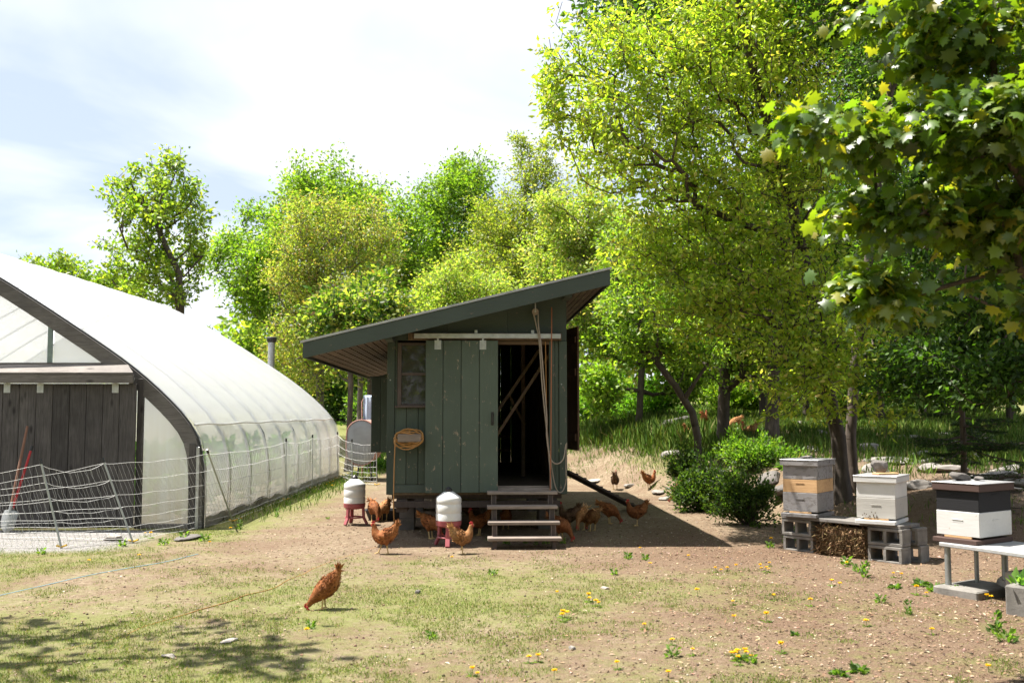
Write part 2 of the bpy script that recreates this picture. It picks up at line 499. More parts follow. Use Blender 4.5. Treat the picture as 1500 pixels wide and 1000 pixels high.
def film(name, c, c_dirty, transp, transl, z0, z1, streak=(2, 2, 0.5), rough=0.4):
    """translucent plastic; grime gathers low on the sheet"""
    m, nt, b = new_mat(name)
    t = nt.nodes.new('ShaderNodeTexCoord')
    sp = nt.nodes.new('ShaderNodeSeparateXYZ'); nt.links.new(t.outputs['Object'], sp.inputs[0])
    n = noise(nt, coords(nt, streak), 1.6, 6, 0.65, 0.4)
    mr = nt.nodes.new('ShaderNodeMapRange')
    mr.inputs['From Min'].default_value = z0; mr.inputs['From Max'].default_value = z1
    mr.inputs['To Min'].default_value = 1.0; mr.inputs['To Max'].default_value = 0.0
    nt.links.new(sp.outputs['Z'], mr.inputs['Value'])
    mu = nt.nodes.new('ShaderNodeMath'); mu.operation = 'MULTIPLY'
    nt.links.new(mr.outputs[0], mu.inputs[0])
    nt.links.new(ramp(nt, n, [(0.3, 0.25), (0.7, 1.0)]).outputs[0], mu.inputs[1])
    c_ = mixc(nt, mu.outputs[0], c, c_dirty)
    nt.links.new(c_, b.inputs['Base Color'])
    b.inputs['Roughness'].default_value = rough; b.inputs['Specular IOR Level'].default_value = 0.45
    wr = noise(nt, coords(nt, (1.0, 0.35, 1.0)), 2.2, 4, 0.55, 1.0)
    bump(nt, b, wr, 0.25, 0.05)
    tl = nt.nodes.new('ShaderNodeBsdfTranslucent'); nt.links.new(c_, tl.inputs[0])
    tp = nt.nodes.new('ShaderNodeBsdfTransparent'); tp.inputs[0].default_value = (0.96, 0.95, 0.92, 1)
    m1 = nt.nodes.new('ShaderNodeMixShader'); m1.inputs[0].default_value = transl
    nt.links.new(b.outputs[0], m1.inputs[1]); nt.links.new(tl.outputs[0], m1.inputs[2])
    m2 = nt.nodes.new('ShaderNodeMixShader'); m2.inputs[0].default_value = transp
    nt.links.new(m1.outputs[0], m2.inputs[1]); nt.links.new(tp.outputs[0], m2.inputs[2])
    nt.links.new(m2.outputs[0], nt.nodes['Material Output'].inputs['Surface'])
    return m
M['film'] = film('greenhouse_film', (0.90, 0.925, 0.96), (0.84, 0.76, 0.63), 0.40, 0.55, 0.0, 1.5)
M['poly'] = film('poly_sheet', (0.90, 0.92, 0.94), (0.72, 0.64, 0.50), 0.42, 0.7, 0.0, 1.9, (9, 9, 0.3), 0.3)

def henmat(name, body, light, dark, feather=False):
    m, nt, b = new_mat(name)
    v = coords(nt, (1, 1, 1), rnd=5)
    n1 = noise(nt, v, 26, 5, 0.7); n2 = noise(nt, coords(nt, (60, 110, 110)), 1.0, 4, 0.7, 0.5)
    c = ramp(nt, n1, [(0.28, dark), (0.5, body), (0.78, light)]).outputs[0]
    t = nt.nodes.new('ShaderNodeTexCoord')
    sp = nt.nodes.new('ShaderNodeSeparateXYZ'); nt.links.new(t.outputs['Object'], sp.inputs[0])
    mr = nt.nodes.new('ShaderNodeMapRange')
    mr.inputs['From Min'].default_value = -0.20; mr.inputs['From Max'].default_value = -0.06
    mr.inputs['To Min'].default_value = 0.85; mr.inputs['To Max'].default_value = 0.0
    nt.links.new(sp.outputs['X'], mr.inputs['Value'])
    c = mixc(nt, mr.outputs[0], c, [min(0.62, x * 1.15) for x in light])
    if feather:
        fa = nt.nodes.new('ShaderNodeAttribute'); fa.attribute_name = 'tint'
        c = mixc(nt, 1.0, c, fa.outputs['Color'], 'MULTIPLY')
    oi = nt.nodes.new('ShaderNodeObjectInfo')
    c = mixc(nt, 1.0, c, ramp(nt, oi.outputs['Random'], [(0, 0.72), (1, 1.2)]).outputs[0], 'MULTIPLY')
    nt.links.new(c, b.inputs['Base Color'])
    b.inputs['Roughness'].default_value = 0.75; b.inputs['Specular IOR Level'].default_value = 0.2
    bump(nt, b, n2, 0.6, 0.006)
    return m
for _k, _c in (('hen', ((0.23, 0.078, 0.024), (0.38, 0.17, 0.065), (0.11, 0.034, 0.012))), ('hen_buff', ((0.33, 0.15, 0.055), (0.48, 0.29, 0.14), (0.18, 0.07, 0.025))), ('hen_dark', ((0.10, 0.055, 0.03), (0.18, 0.11, 0.06), (0.04, 0.025, 0.015)))):
    M[_k + '_feather'] = henmat(_k + '_feather', *_c, True)
M['hen'] = henmat('hen_rust', (0.23, 0.078, 0.024), (0.38, 0.17, 0.065), (0.11, 0.034, 0.012))
M['hen_buff'] = henmat('hen_buff', (0.33, 0.15, 0.055), (0.48, 0.29, 0.14), (0.18, 0.07, 0.025))
M['hen_dark'] = henmat('hen_dark', (0.10, 0.055, 0.03), (0.18, 0.11, 0.06), (0.04, 0.025, 0.015))

def ground_mat():
    m, nt, b = new_mat('ground_soil_and_grass')
    v = coords(nt)
    a = nt.nodes.new('ShaderNodeAttribute'); a.attribute_name = 'cover'
    sp = nt.nodes.new('ShaderNodeSeparateColor'); nt.links.new(a.outputs['Color'], sp.inputs[0])
    n1 = noise(nt, v, 1.1, 6, 0.6); n2 = noise(nt, v, 14, 6, 0.75); n3 = noise(nt, v, 70, 4, 0.8)
    soil = ramp(nt, n2, [(0.28, (0.098, 0.068, 0.042)), (0.5, (0.195, 0.148, 0.098)), (0.75, (0.325, 0.264, 0.19))]).outputs[0]
    mulch = ramp(nt, n3, [(0.28, (0.062, 0.036, 0.023)), (0.5, (0.135, 0.086, 0.056)), (0.75, (0.28, 0.20, 0.14))]).outputs[0]
    fac = ramp(nt, n1, [(0.4, 0.0), (0.62, 0.7)]).outputs[0]
    base = mixc(nt, fac, soil, mulch)
    base = mixc(nt, sp.outputs['Green'], base, mulch)
    grass = ramp(nt, n3, [(0.3, (0.075, 0.098, 0.022)), (0.55, (0.165, 0.195, 0.05)), (0.8, (0.28, 0.275, 0.10))]).outputs[0]
    vo = noise(nt, v, 17, 6, 0.75)
    ad = nt.nodes.new('ShaderNodeMath'); ad.operation = 'ADD'
    nt.links.new(sp.outputs['Red'], ad.inputs[0]); nt.links.new(vo, ad.inputs[1])
    ad2 = nt.nodes.new('ShaderNodeMath'); ad2.operation = 'MULTIPLY_ADD'; ad2.inputs[1].default_value = 1.1
    nt.links.new(noise(nt, v, 3.2, 5, 0.7), ad2.inputs[0]); nt.links.new(ad.outputs[0], ad2.inputs[2])
    gf = ramp(nt, ad2.outputs[0], [(1.0, 0.0), (1.0, 0.0)]).outputs[0]
    mrg = nt.nodes.new('ShaderNodeMapRange'); mrg.inputs['From Min'].default_value = 1.37; mrg.inputs['From Max'].default_value = 1.86; mrg.inputs['To Max'].default_value = 0.72
    nt.links.new(ad2.outputs[0], mrg.inputs['Value']); gf = mrg.outputs[0]
    base = mixc(nt, gf, base, grass)
    grav = ramp(nt, noise(nt, v, 45, 3, 0.8), [(0.35, (0.10, 0.095, 0.088)), (0.65, (0.34, 0.325, 0.31))]).outputs[0]
    base = mixc(nt, sp.outputs['Blue'], base, grav)
    nt.links.new(base, b.inputs['Base Color'])
    b.inputs['Roughness'].default_value = 0.95; b.inputs['Specular IOR Level'].default_value = 0.15
    mul = mixc(nt, 0.5, n2, n3)
    bump(nt, b, mul, 0.9, 0.03)
    return m
M['ground'] = ground_mat()
# ---------------------------------------------------------------- ground sheet
def axis_steps(parts):
    out = [parts[0][0]]
    for a, b, st in parts:
        n = max(1, int(round((b - a) / st)))
        out += list(np.linspace(a, b, n + 1)[1:])
    return np.array(out)
def cover(x, y):
    x = np.asarray(x, float); y = np.asarray(y, float)
    n = fbm(x * 0.55 + 3, y * 0.55 + 8, 4)
    g = 0.575 - 0.20 * sstep(-1.0, 3.0, x) + 0.75 * (n - 0.5)
    g = g - 0.40 * sstep(10.6, 12.2, y + 0.15 * x) * (1 - sstep(-3.0, -4.2, x))
    g = np.where((y > 12.5) & (x < -2.7) & (x > -4.3), 0.34 + 0.45 * sstep(-3.1, -3.9, x) + 0.5 * (n - 0.5), g)
    t = y - np.interp(x, BX, BY)
    g = g + sstep(0.0, 3.0, t) * (0.38 - 0.18 * sstep(3.6, 4.8, x) * (1 - sstep(19, 24, y)) + 0.25 * (n - 0.5))
    g = np.clip(g + 0.45 * sstep(30, 36, y), 0, 1)
    m = np.clip(sstep(-0.2, 2.4, x) * (1 - sstep(11.5, 15, y)) * (0.75 + 0.9 * (fbm(x + 40, y, 3) - 0.5)), 0, 1)
    b = sstep(-4.3, -5.0, x) * sstep(11.3, 11.8, y + 0.5 * (n - 0.5)) * (1 - sstep(13.5, 13.7, y))
    return g, m, b
gx = axis_steps([(-220, -40, 20), (-40, -12, 2), (-12, -6, 0.3), (-6, 8, 0.085), (8, 16, 0.3), (16, 40, 2), (40, 220, 20)])
gy = axis_steps([(-30, 0, 5), (0, 4.5, 0.5), (4.5, 16, 0.085), (16, 32, 0.25), (32, 60, 2), (60, 420, 30)])
GX, GY = np.meshgrid(gx, gy)
GZ = terrain(GX, GY)
cg, cm, cb = cover(GX, GY)
nx, ny = len(gx), len(gy)
idx = np.arange(nx * ny).reshape(ny, nx)
gf = np.stack([idx[:-1, :-1], idx[:-1, 1:], idx[1:, 1:], idx[1:, :-1]], -1).reshape(-1, 4)
gme = np_mesh('ground', np.stack([GX, GY, GZ], -1).reshape(-1, 3), gf,
              np.stack([cg, cm, cb], -1).reshape(-1, 3), True, 'cover')
tag(link_mesh('ground', gme, M['ground']), kind='structure')

# ---------------------------------------------------------------- leaf scattering
def frames(rng, n, up=0.0, dirs=None, spread=1.0):
    """random orthonormal frames: t (length axis), s (width axis), n (normal)"""
    t = rng.normal(size=(n, 3)) * spread
    if dirs is not None: t = t + dirs
    t /= np.linalg.norm(t, axis=1, keepdims=True) + 1e-9
    nn = rng.normal(size=(n, 3)); nn[:, 2] += up
    nn -= t * np.sum(nn * t, axis=1, keepdims=True)
    nn /= np.linalg.norm(nn, axis=1, keepdims=True) + 1e-9
    return t, np.cross(nn, t), nn
LEAF_V = np.array([[0, 0, 0], [0.42, -0.27, 0.07], [1, 0, -0.06], [0.42, 0.27, 0.07]])
LEAF_F = np.array([[0, 1, 2], [0, 2, 3]])
def _maple():
    o = [(0, 0), (0.10, -0.16), (0.02, -0.42), (0.26, -0.34), (0.42, -0.62), (0.50, -0.36), (0.72, -0.44), (0.70, -0.20),
         (1.0, 0.0), (0.70, 0.20), (0.72, 0.44), (0.50, 0.36), (0.42, 0.62), (0.26, 0.34), (0.02, 0.42), (0.10, 0.16)]
    v = [(0.42, 0, 0.05)] + [(x, y, -0.30 * (x - 0.2) ** 2 - 0.35 * y * y) for x, y in o]
    n = len(o)
    return np.array(v, float), np.array([(0, 1 + i, 1 + (i + 1) % n) for i in range(n)])
MAPLE_V, MAPLE_F = _maple()
BLADE_V = np.array([[0, -0.5, 0], [0, 0.5, 0], [0.55, 0.0, 0.0], [1, 0.0, 0.0]])
def scatter(name, pos, frame, size, colors, V=LEAF_V, F=LEAF_F, width=None):
    t, s, n = frame
    m = len(pos); k = len(V)
    size = np.broadcast_to(np.asarray(size, float), (m,))
    w = size if width is None else np.broadcast_to(np.asarray(width, float), (m,))
    P = pos[:, None, :] + V[None, :, 0:1] * size[:, None, None] * t[:, None, :] \
        + V[None, :, 1:2] * w[:, None, None] * s[:, None, :] + V[None, :, 2:3] * size[:, None, None] * n[:, None, :]
    faces = (F[None] + (np.arange(m) * k)[:, None, None]).reshape(-1, F.shape[1])
    return np_mesh(name, P.reshape(-1, 3), faces, np.repeat(colors, k, axis=0))
def palette(rng, n, cols, weights=None, jit=0.16):
    cols = np.array(cols, float)
    i = rng.choice(len(cols), n, p=weights)
    c = cols[i] * (1 + jit * rng.normal(size=(n, 1))) * (1 + 0.06 * rng.normal(size=(n, 3)))
    return np.clip(c, 0.004, 0.9)

# ---------------------------------------------------------------- grass, litter
def in_shed(x, y): return (np.abs(x + 0.55) < 1.2) & (y > 12.5) & (y < 20.2)
def make_grass():
    rng = np.random.default_rng(5)
    # short trodden turf near the camera, thinning with distance
    n = 560000
    D = 5.0 + 9.0 * rng.random(n) ** 1.3
    x = (rng.random(n) - 0.5) * 1.12 * D
    g, m, b = cover(x, D)
    clump = fbm(x * 2.2, D * 2.2, 4)
    fine = fbm(x * 9 + 5, D * 9, 2)
    p = np.clip((g + 1.15 * (clump - 0.5) + 0.8 * (fine - 0.5) - 0.41) * 1.5, 0.006, 0.7) * (1 - b * 0.9)
    keep = (rng.random(n) < p) & ~in_shed(x, D)
    x, D = x[keep], D[keep]
    pos = np.stack([x, D, terrain(x, D) - 0.002], -1)
    k = len(x)
    dirs = np.zeros((k, 3)); dirs[:, 2] = 1.3
    fr = frames(rng, k, 0, dirs, 0.62)
    c = palette(rng, k, [(0.14, 0.215, 0.035), (0.195, 0.265, 0.05), (0.29, 0.29, 0.11), (0.10, 0.15, 0.03), (0.36, 0.30, 0.17)], [.26, .27, .2, .13, .14])
    s = 0.013 + 0.024 * rng.random(k) ** 2
    me = scatter('short_grass', pos, fr, s, c, LEAF_V, LEAF_F, 0.005 + 0.006 * rng.random(k))
    o = link_mesh('short_grass', me, M['grass'])
    tag(o, 'short patchy grass growing through the trodden yard', 'grass', kind='stuff')
    # long grass on the bank and along the greenhouse
    n = 190000
    D = 11 + 26 * rng.random(n) ** 0.9
    x = -5.5 + 20 * rng.random(n)
    t = D - np.interp(x, BX, BY)
    clump = fbm(x * 0.9 + 2, D * 0.9, 4)
    ok = (t > 0.8) & (rng.random(n) < np.clip((clump - 0.40 + 0.06 * np.minimum(t, 5) - 0.14 * (x > 3.6) * (D < 17)) * 2.4, 0.0, 1))
    ok |= (x > -4.15) & (x < -3.3) & (D > 14.5) & (D < 29) & (rng.random(n) < 0.9 * np.clip(0.2 + (-3.3 - x) + (D - 20) * 0.06, 0, 1))
    ok &= ~in_shed(x, D) & (x < 0.55 * D + 1)
    x, D, t = x[ok], D[ok], t[ok]
    k = len(x)
    pos = np.stack([x, D, terrain(x, D) - 0.005], -1)
    dirs = np.zeros((k, 3)); dirs[:, 2] = 1.6
    fr = frames(rng, k, 0, dirs, 0.5)
    c = palette(rng, k, [(0.09, 0.17, 0.028), (0.14, 0.22, 0.04), (0.20, 0.26, 0.06), (0.30, 0.28, 0.12)], [.42, .36, .17, .05])
    tall = 0.10 + 0.30 * sstep(2.5, 6.0, t) * (1 - 0.6 * sstep(3.5, 5.5, x))
    me = scatter('long_grass', pos, fr, tall * (0.6 + 0.8 * rng.random(k)), c, LEAF_V, LEAF_F, 0.010 + 0.012 * rng.random(k))
    o = link_mesh('long_grass', me, M['grass'])
    tag(o, 'long green grass on the bank behind the coop and along the greenhouse', 'grass', kind='stuff')
    # wood chips, dead leaves and straw
    n = 110000
    D = 5.0 + 15.0 * rng.random(n) ** 1.2
    x = (rng.random(n) - 0.5) * 1.15 * D
    g, m, b = cover(x, D)
    keep = (rng.random(n) < np.clip(0.30 + 0.8 * m - 0.35 * g, 0.08, 1)) & (x > -4.2)
    x, D = x[keep], D[keep]
    k = len(x)
    pos = np.stack([x, D, terrain(x, D) + 0.005], -1)
    dirs = rng.normal(size=(k, 3)) * 1.6; dirs[:, 2] *= 0.15
    fr = frames(rng, k, 4.0, dirs, 0.15)
    c = palette(rng, k, [(0.29, 0.20, 0.135), (0.19, 0.122, 0.08), (0.42, 0.32, 0.235), (0.09, 0.057, 0.04), (0.50, 0.42, 0.32)], [.33, .34, .11, .19, .03], 0.2)
    s = 0.012 + 0.036 * rng.random(k) ** 3
    me = scatter('wood_chip_litter', pos, fr, s, c, LEAF_V, LEAF_F, s * (0.3 + 0.9 * rng.random(k)))
    o = link_mesh('wood_chip_litter', me, M['litter'])
    tag(o, 'wood chips and dry leaf litter strewn over the bare soil', 'litter', kind='stuff')
make_grass()
def make_clods():
    rng = np.random.default_rng(15)
    n = 26000
    D = 5.0 + 12.0 * rng.random(n) ** 1.25
    x = (rng.random(n) - 0.5) * 1.12 * D
    g, m, b = cover(x, D)
    keep = (rng.random(n) < np.clip(0.75 - 0.7 * g + .3 * (fbm(x * 2, D * 2, 2) - .5), 0.06, 1)) & (x > -4.2)
    x, D = x[keep], D[keep]; k = len(x)
    OV = np.array([[1, 0, 0], [-1, 0, 0], [0, 1, 0], [0, -1, 0], [0, 0, .7], [0, 0, -.7]]) * .5
    OF = np.array([[0, 2, 4], [2, 1, 4], [1, 3, 4], [3, 0, 4], [2, 0, 5], [1, 2, 5], [3, 1, 5], [0, 3, 5]])
    dirs = rng.normal(size=(k, 3)); dirs[:, 2] *= .2
    s = 0.008 + 0.022 * rng.random(k) ** 3
    c = palette(rng, k, [(.27, .20, .14), (.17, .115, .08), (.38, .31, .24), (.09, .065, .05)], [.4, .3, .18, .12], .15)
    me = scatter('soil_crumbs', np.stack([x, D, terrain(x, D) + s * .15], -1), frames(rng, k, 3, dirs, .2), s, c, OV, OF, s * rng.uniform(.6, 1.1, k))
    tag(link_mesh('soil_crumbs', me, M['litter']), 'loose soil crumbs and pebbles scattered over the bare yard', 'soil', kind='stuff')
make_clods()

# ---------------------------------------------------------------- rocks
def rock_mesh(name, seed, flat=0.6, rough=0.35, cuts=3):
    rng = random.Random(seed)
    import bmesh
    bm = bmesh.new()
    bmesh.ops.create_icosphere(bm, subdivisions=3, radius=0.5)
    planes = [(Vector((rng.gauss(0, 1), rng.gauss(0, 1), rng.gauss(0, 1))).normalized(), 0.30 + 0.14 * rng.random()) for _ in range(9)]
    for v in bm.verts:
        p = v.co.copy()
        for nrm, d in planes:
            k = p.dot(nrm) - d
            if k > 0: p -= nrm * k
        p *= 1 + 0.10 * (float(fbm(np.array(p.x * 5 + seed), np.array(p.y * 5 + p.z * 4), 3)) - 0.5)
        v.co = Vector((p.x, p.y, p.z * flat))
    me = bpy.data.meshes.new(name)
    bm.to_mesh(me); bm.free()
    return me
ROCKS = [rock_mesh('rock', 3 + i, f) for i, f in enumerate((0.7, 0.5, 0.9, 0.6))]
def rock(p, size, mat, kind=0, rz=0.0, tilt=0.0, name='rock', label=None, cat='rock', group=None):
    me = ROCKS[kind].copy(); me.materials.clear(); me.materials.append(mat)
    o = link_mesh(name, me, None)
    o.location = p; o.scale = size if hasattr(size, '__len__') else (size,) * 3
    o.rotation_euler = (tilt, tilt * 0.6, rz)
    return tag(o, label, cat, group)
rng0 = random.Random(9)
for (px, py, w, d_, h_, kind, mt) in [
        (1310, 678, 1.0, 0.6, 0.35, 1, 'stone'), (1275, 660, 0.5, 0.5, 0.4, 0, 'stone'), (1350, 668, 0.5, 0.45, 0.3, 3, 'stone'),
        (1390, 690, 0.6, 0.5, 0.3, 1, 'stone'), (1440, 672, 0.9, 0.5, 0.3, 3, 'stone'), (1480, 690, 0.8, 0.5, 0.35, 1, 'stone'),
        (1205, 640, 0.5, 0.4, 0.4, 0, 'stone'), (1170, 625, 0.6, 0.5, 0.35, 2, 'stone'), (1130, 632, 0.5, 0.4, 0.3, 1, 'stone'),
        (985, 668, 0.55, 0.4, 0.35, 0, 'stone'), (1010, 672, 0.45, 0.4, 0.35, 2, 'stone'), (1075, 650, 0.5, 0.4, 0.4, 3, 'stone'),
        (1000, 628, 1.6, 0.6, 0.9, 0, 'stone_dark'), (1420, 712, 0.7, 0.4, 0.3, 3, 'stone'), (1300, 700, 0.5, 0.35, 0.25, 1, 'stone'), (1362, 690, 0.5, 0.4, 0.3, 2, 'stone'), (1490, 712, 0.6, 0.4, 0.3, 0, 'stone'), (1448, 650, 0.6, 0.4, 0.3, 2, 'stone'), (1395, 655, 0.6, 0.5, 0.3, 0, 'stone'), (1400, 640, 1.3, 0.7, 0.35, 1, 'stone'), (1460, 700, 1.2, 0.6, 0.3, 3, 'stone'), (1320, 645, 1.1, 0.6, 0.3, 1, 'stone'), (1290, 690, 0.9, 0.5, 0.3, 3, 'stone'), (1375, 675, 0.8, 0.5, 0.25, 1, 'stone'), (1128, 705, 0.7, 0.5, 0.4, 0, 'stone_dark'), (1150, 720, 0.6, 0.4, 0.35, 3, 'stone_dark'), (1340, 715, 0.5, 0.4, 0.3, 0, 'stone'), (1465, 720, 0.6, 0.4, 0.3, 1, 'stone'),
        (1190, 660, 0.45, 0.35, 0.3, 1, 'stone'), (1240, 640, 0.5, 0.4, 0.3, 3, 'stone')]:
    p = ground(px, py)
    rock(p + Vector((0, 0, 0.02)), (w, d_, h_), M[mt], kind, rng0.uniform(0, 6), rng0.uniform(-.2, .2),
         label='lichened grey rock half buried in the grassy bank', group='rocks in the bank')
for (px, py, s, lab, mt, nm) in [
        (870, 705, (1.0, 0.35, 0.12), 'long pale flat stone beside the chicken ramp', 'stone_pale', 'flat_stone'),
        (923, 713, (0.28, 0.2, 0.14), 'small grey stone near the dark hen by the ramp', 'stone', 'stone'),
        (965, 722, (0.55, 0.35, 0.16), 'flat grey rock among the stones by the dark bush', 'stone', 'rock'),
        (978, 732, (0.4, 0.3, 0.14), 'split grey rock in front of the dark bush', 'stone', 'rock'),
        (248, 963, (0.13, 0.08, 0.06), 'grey stone lying in the front grass', 'stone_pale', 'stone'),
        (336, 940, (0.16, 0.09, 0.05), 'whitish knobbly stone in the front grass', 'stone_pale', 'stone'),
        (612, 869, (0.08, 0.05, 0.07), 'dark upright stone chip in the middle of the lawn', 'stone_dark', 'stone'),
        (886, 862, (0.10, 0.07, 0.04), 'pale stone near dandelions right of the steps', 'stone_pale', 'stone'),
        (838, 951, (0.06, 0.05, 0.05), 'round grey pebble at the front of the yard', 'stone', 'pebble'),
        (166, 791, (0.30, 0.2, 0.16), 'pale rock at the foot of the leaning net post', 'stone_pale', 'rock'),
        (278, 789, (0.55, 0.3, 0.12), 'flat dark sill stone at the greenhouse corner', 'stone_dark', 'flat_stone'),
        (592, 767, (0.12, 0.08, 0.06), 'brown stone in front of the black trough', 'stone', 'stone'),
        (1500, 872, (0.5, 0.4, 0.35), 'pale block of stone at the right edge of the yard', 'stone_pale', 'rock')]:
    p = ground(px, py)
    rock(p + Vector((0, 0, s[2] * 0.15)), s, M[mt], rng0.randrange(4), rng0.uniform(0, 6), 0.0, nm, lab, 'stone')
# ---------------------------------------------------------------- greenhouse
def build_greenhouse():
    D0, L = 13.8, 11.4
    xr, half = -9.2, 4.94
    yaw = math.atan(15 / FPX)
    root = empty('greenhouse', (xr, D0, 0), yaw, 'white plastic hoop greenhouse with grey plank sliding door in its end wall', 'greenhouse')
    half_prof = [(4.94, -0.05), (4.94, 0.5), (4.92, 1.0), (4.88, 1.25), (4.77, 1.40), (4.61, 1.60), (4.40, 1.80), (4.04, 2.13), (3.61, 2.44), (2.76, 3.0), (2.1, 3.42), (1.4, 3.82), (0.7, 4.18), (0.25, 4.36), (0, 4.40)]
    # smooth
    def resample(pr, n):
        pr = np.array(pr); d = np.r_[0, np.cumsum(np.hypot(*np.diff(pr, axis=0).T))]
        s = np.linspace(0, d[-1], n)
        q = np.stack([np.interp(s, d, pr[:, 0]), np.interp(s, d, pr[:, 1])], -1)
        for _ in range(2): q[1:-1] = 0.25 * q[:-2] + 0.5 * q[1:-1] + 0.25 * q[2:]
        return q
    hp = resample(half_prof, 34)
    prof = np.vstack([hp, (hp * [-1, 1])[::-1][1:]])       # right base -> ridge -> left base
    nrm = np.gradient(prof, axis=0); nrm = np.stack([nrm[:, 1], -nrm[:, 0]], -1)
    nrm /= np.linalg.norm(nrm, axis=1, keepdims=True)
    if nrm[0, 0] < 0: nrm = -nrm
    rng = np.random.default_rng(3)
    # film, sagging slightly between the hoops
    hoops = np.linspace(0.0, L, 10)
    ys = np.linspace(0, L, 10 * 8 + 1)
    sag = 0.016 * np.abs(np.sin(np.pi * ys / (hoops[1] - hoops[0])))
    arc = np.arange(len(prof))
    P = []
    for j, y in enumerate(ys):
        wob = 0.02 * (fbm(arc * 0.35 + 7, np.full(len(arc), y * 1.3), 3) - 0.5)
        loose = np.where(prof[:, 1] < 1.45, 0.06 * (fbm(arc * 0.5, np.full(len(arc), y * 2.1 + 40), 3) - 0.5) * 1.2, 0)
        off = 0.035 - sag[j] + wob + loose
        q = prof + nrm * off[:, None]
        P.append(np.stack([q[:, 0], np.full(len(q), y), q[:, 1]], -1))
    P = np.array(P); a, b_ = P.shape[:2]
    ix = np.arange(a * b_).reshape(a, b_)
    F = np.stack([ix[:-1, :-1], ix[:-1, 1:], ix[1:, 1:], ix[1:, :-1]], -1).reshape(-1, 4)
    link_mesh('film', np_mesh('film', P.reshape(-1, 3), F, None, True), M['film'], root)
    for y in hoops:
        pts = [(p[0], min(max(y, 0.06), L - 0.03), p[1]) for p in prof[::2]]
        MB().tube(pts, 0.024, 6).build('hoop', M['galv'], root, True)
    for z, sx in ((1.42, 1), (1.42, -1)):
        xx = np.interp(z, hp[:, 1], hp[:, 0]) * sx
        m = MB(); m.tube([(xx + sx * 0.055, y, z + 0.008 * math.sin(y * 3)) for y in np.linspace(0.02, L - .02, 40)], 0.016, 6)
        m.build('side_rail', M['white_plastic'], root, True)
        m = MB(); m.span(sx * 4.93 - .02, sx * 4.93 + .02, 0.05, L, 0.0, 0.16, 0.004); m.build('base_board', M['weathered_x'], root)
    # end arch boards following the hoop
    inner = prof - nrm * 0.185
    k = len(prof)
    nb = 11
    cuts = np.linspace(0, k - 1, nb + 1).astype(int)
    for i in range(nb):
        s = slice(cuts[i], cuts[i + 1] + 1)
        out = prof[s] + nrm[s] * 0.0; inn = inner[s]
        poly = [tuple(p) for p in out] + [tuple(p) for p in inn[::-1]]
        m = MB(); n = len(out)
        vs = [(x, -0.06, z) for x, z in poly] + [(x, -0.01, z) for x, z in poly]
        fs = []
        for j in range(n - 1):
            q = (j, j + 1, 2 * n - 2 - j, 2 * n - 1 - j)
            fs.append(q[::-1]); fs.append(tuple(t + 2 * n for t in q))
        for j in range(2 * n):
            fs.append((j, (j + 1) % (2 * n), (j + 1) % (2 * n) + 2 * n, j + 2 * n))
        m.add(vs, fs)
        m.build('arch_board', M['weathered_arc'], root)
    MB().tube([(p[0] + q[0] * 0.02, -0.045, p[1] + q[1] * 0.02) for p, q in zip(prof, nrm)], 0.014, 5).build('arch_channel', M['dark_metal'], root, True)
    # end sheets (in front: pieces between posts; behind: one sheet)
    hd0, hd1 = 2.06, 2.28
    xin = lambda z: float(np.interp(z, inner[:34, 1], inner[:34, 0]))
    def sheet(x0, x1, z0, nm='end_sheet', y=0.01):
        xs = np.linspace(x0, x1, 14)
        top = [min(float(np.interp(abs(x), hp[::-1, 0], hp[::-1, 1])) - 0.08, 9) for x in xs]
        poly = [(x, t) for x, t in zip(xs, top)][::-1]
        poly = [(x0, z0), (x1, z0)] + poly
        MB().prism(poly, y, y + 0.008).build(nm, M['poly'], root)
    lx = lambda px, D=D0: (px - 750) * D / FPX - xr          # pixel column -> local x on the end wall
    xp = lx(72)
    xd = lx(203)
    sheet(-xp, xp, hd1); sheet(xp + 0.035, 3.72, hd1); sheet(-3.72, -xp - .035, hd1)
    xs = [xd + 0.09, 4.56, 4.84]
    sheet(xd + 0.07, 4.84, 0.06); sheet(-4.84, -xd - 0.07, 0.06)
    m = MB(); m.span(xp - .03, xp + .03, -.05, 0.0, hd1, float(np.interp(xp, inner[:34][::-1, 0], inner[:34][::-1, 1])) + .05, .004); m.build('upright', M['green_steel'], root)
    m = MB(); m.span(-xp - .03, -xp + .03, -.05, 0.0, hd1, 2.95, .004); m.build('upright', M['green_steel'], root)
    for sx in (1, -1):
        m = MB(); m.span(sx * xd + (0.0 if sx > 0 else -.08), sx * xd + (.08 if sx > 0 else 0), -.07, 0.0, 0.0, hd0, .006); m.build('door_post', M['weathered_v'], root)
        e = 4.80 * sx
        m = MB(); m.span(e - .045, e + .045, -.075, -0.062, 0.0, 1.16, .003); m.build('corner_post', M['weathered_v'], root)
        m = MB(); m.span(e + sx * .055, e + sx * .10, -.085, -0.063, 0.0, 1.12, .003); m.build('metal_strip', M['galv'], root)
        m = MB(); m.span(min(sx * (xd + .09), sx * 4.84), max(sx * (xd + .09), sx * 4.84), -.05, 0.0, -0.03, 0.07, .006); m.build('sill_board', M['weathered_x'], root)
    # door header: front board, sloping cover board
    hw = xd + 0.02
    m = MB(); m.span(-hw, hw, -.30, -.255, hd0 - .07, hd0 + .05, .006); m.build('header_board', M['weathered_x'], root)
    m = MB(); m.span(-3.78, 3.78, -.05, 0.0, hd0 - .02, hd1, .006); m.build('header_beam', M['weathered_x'], root)
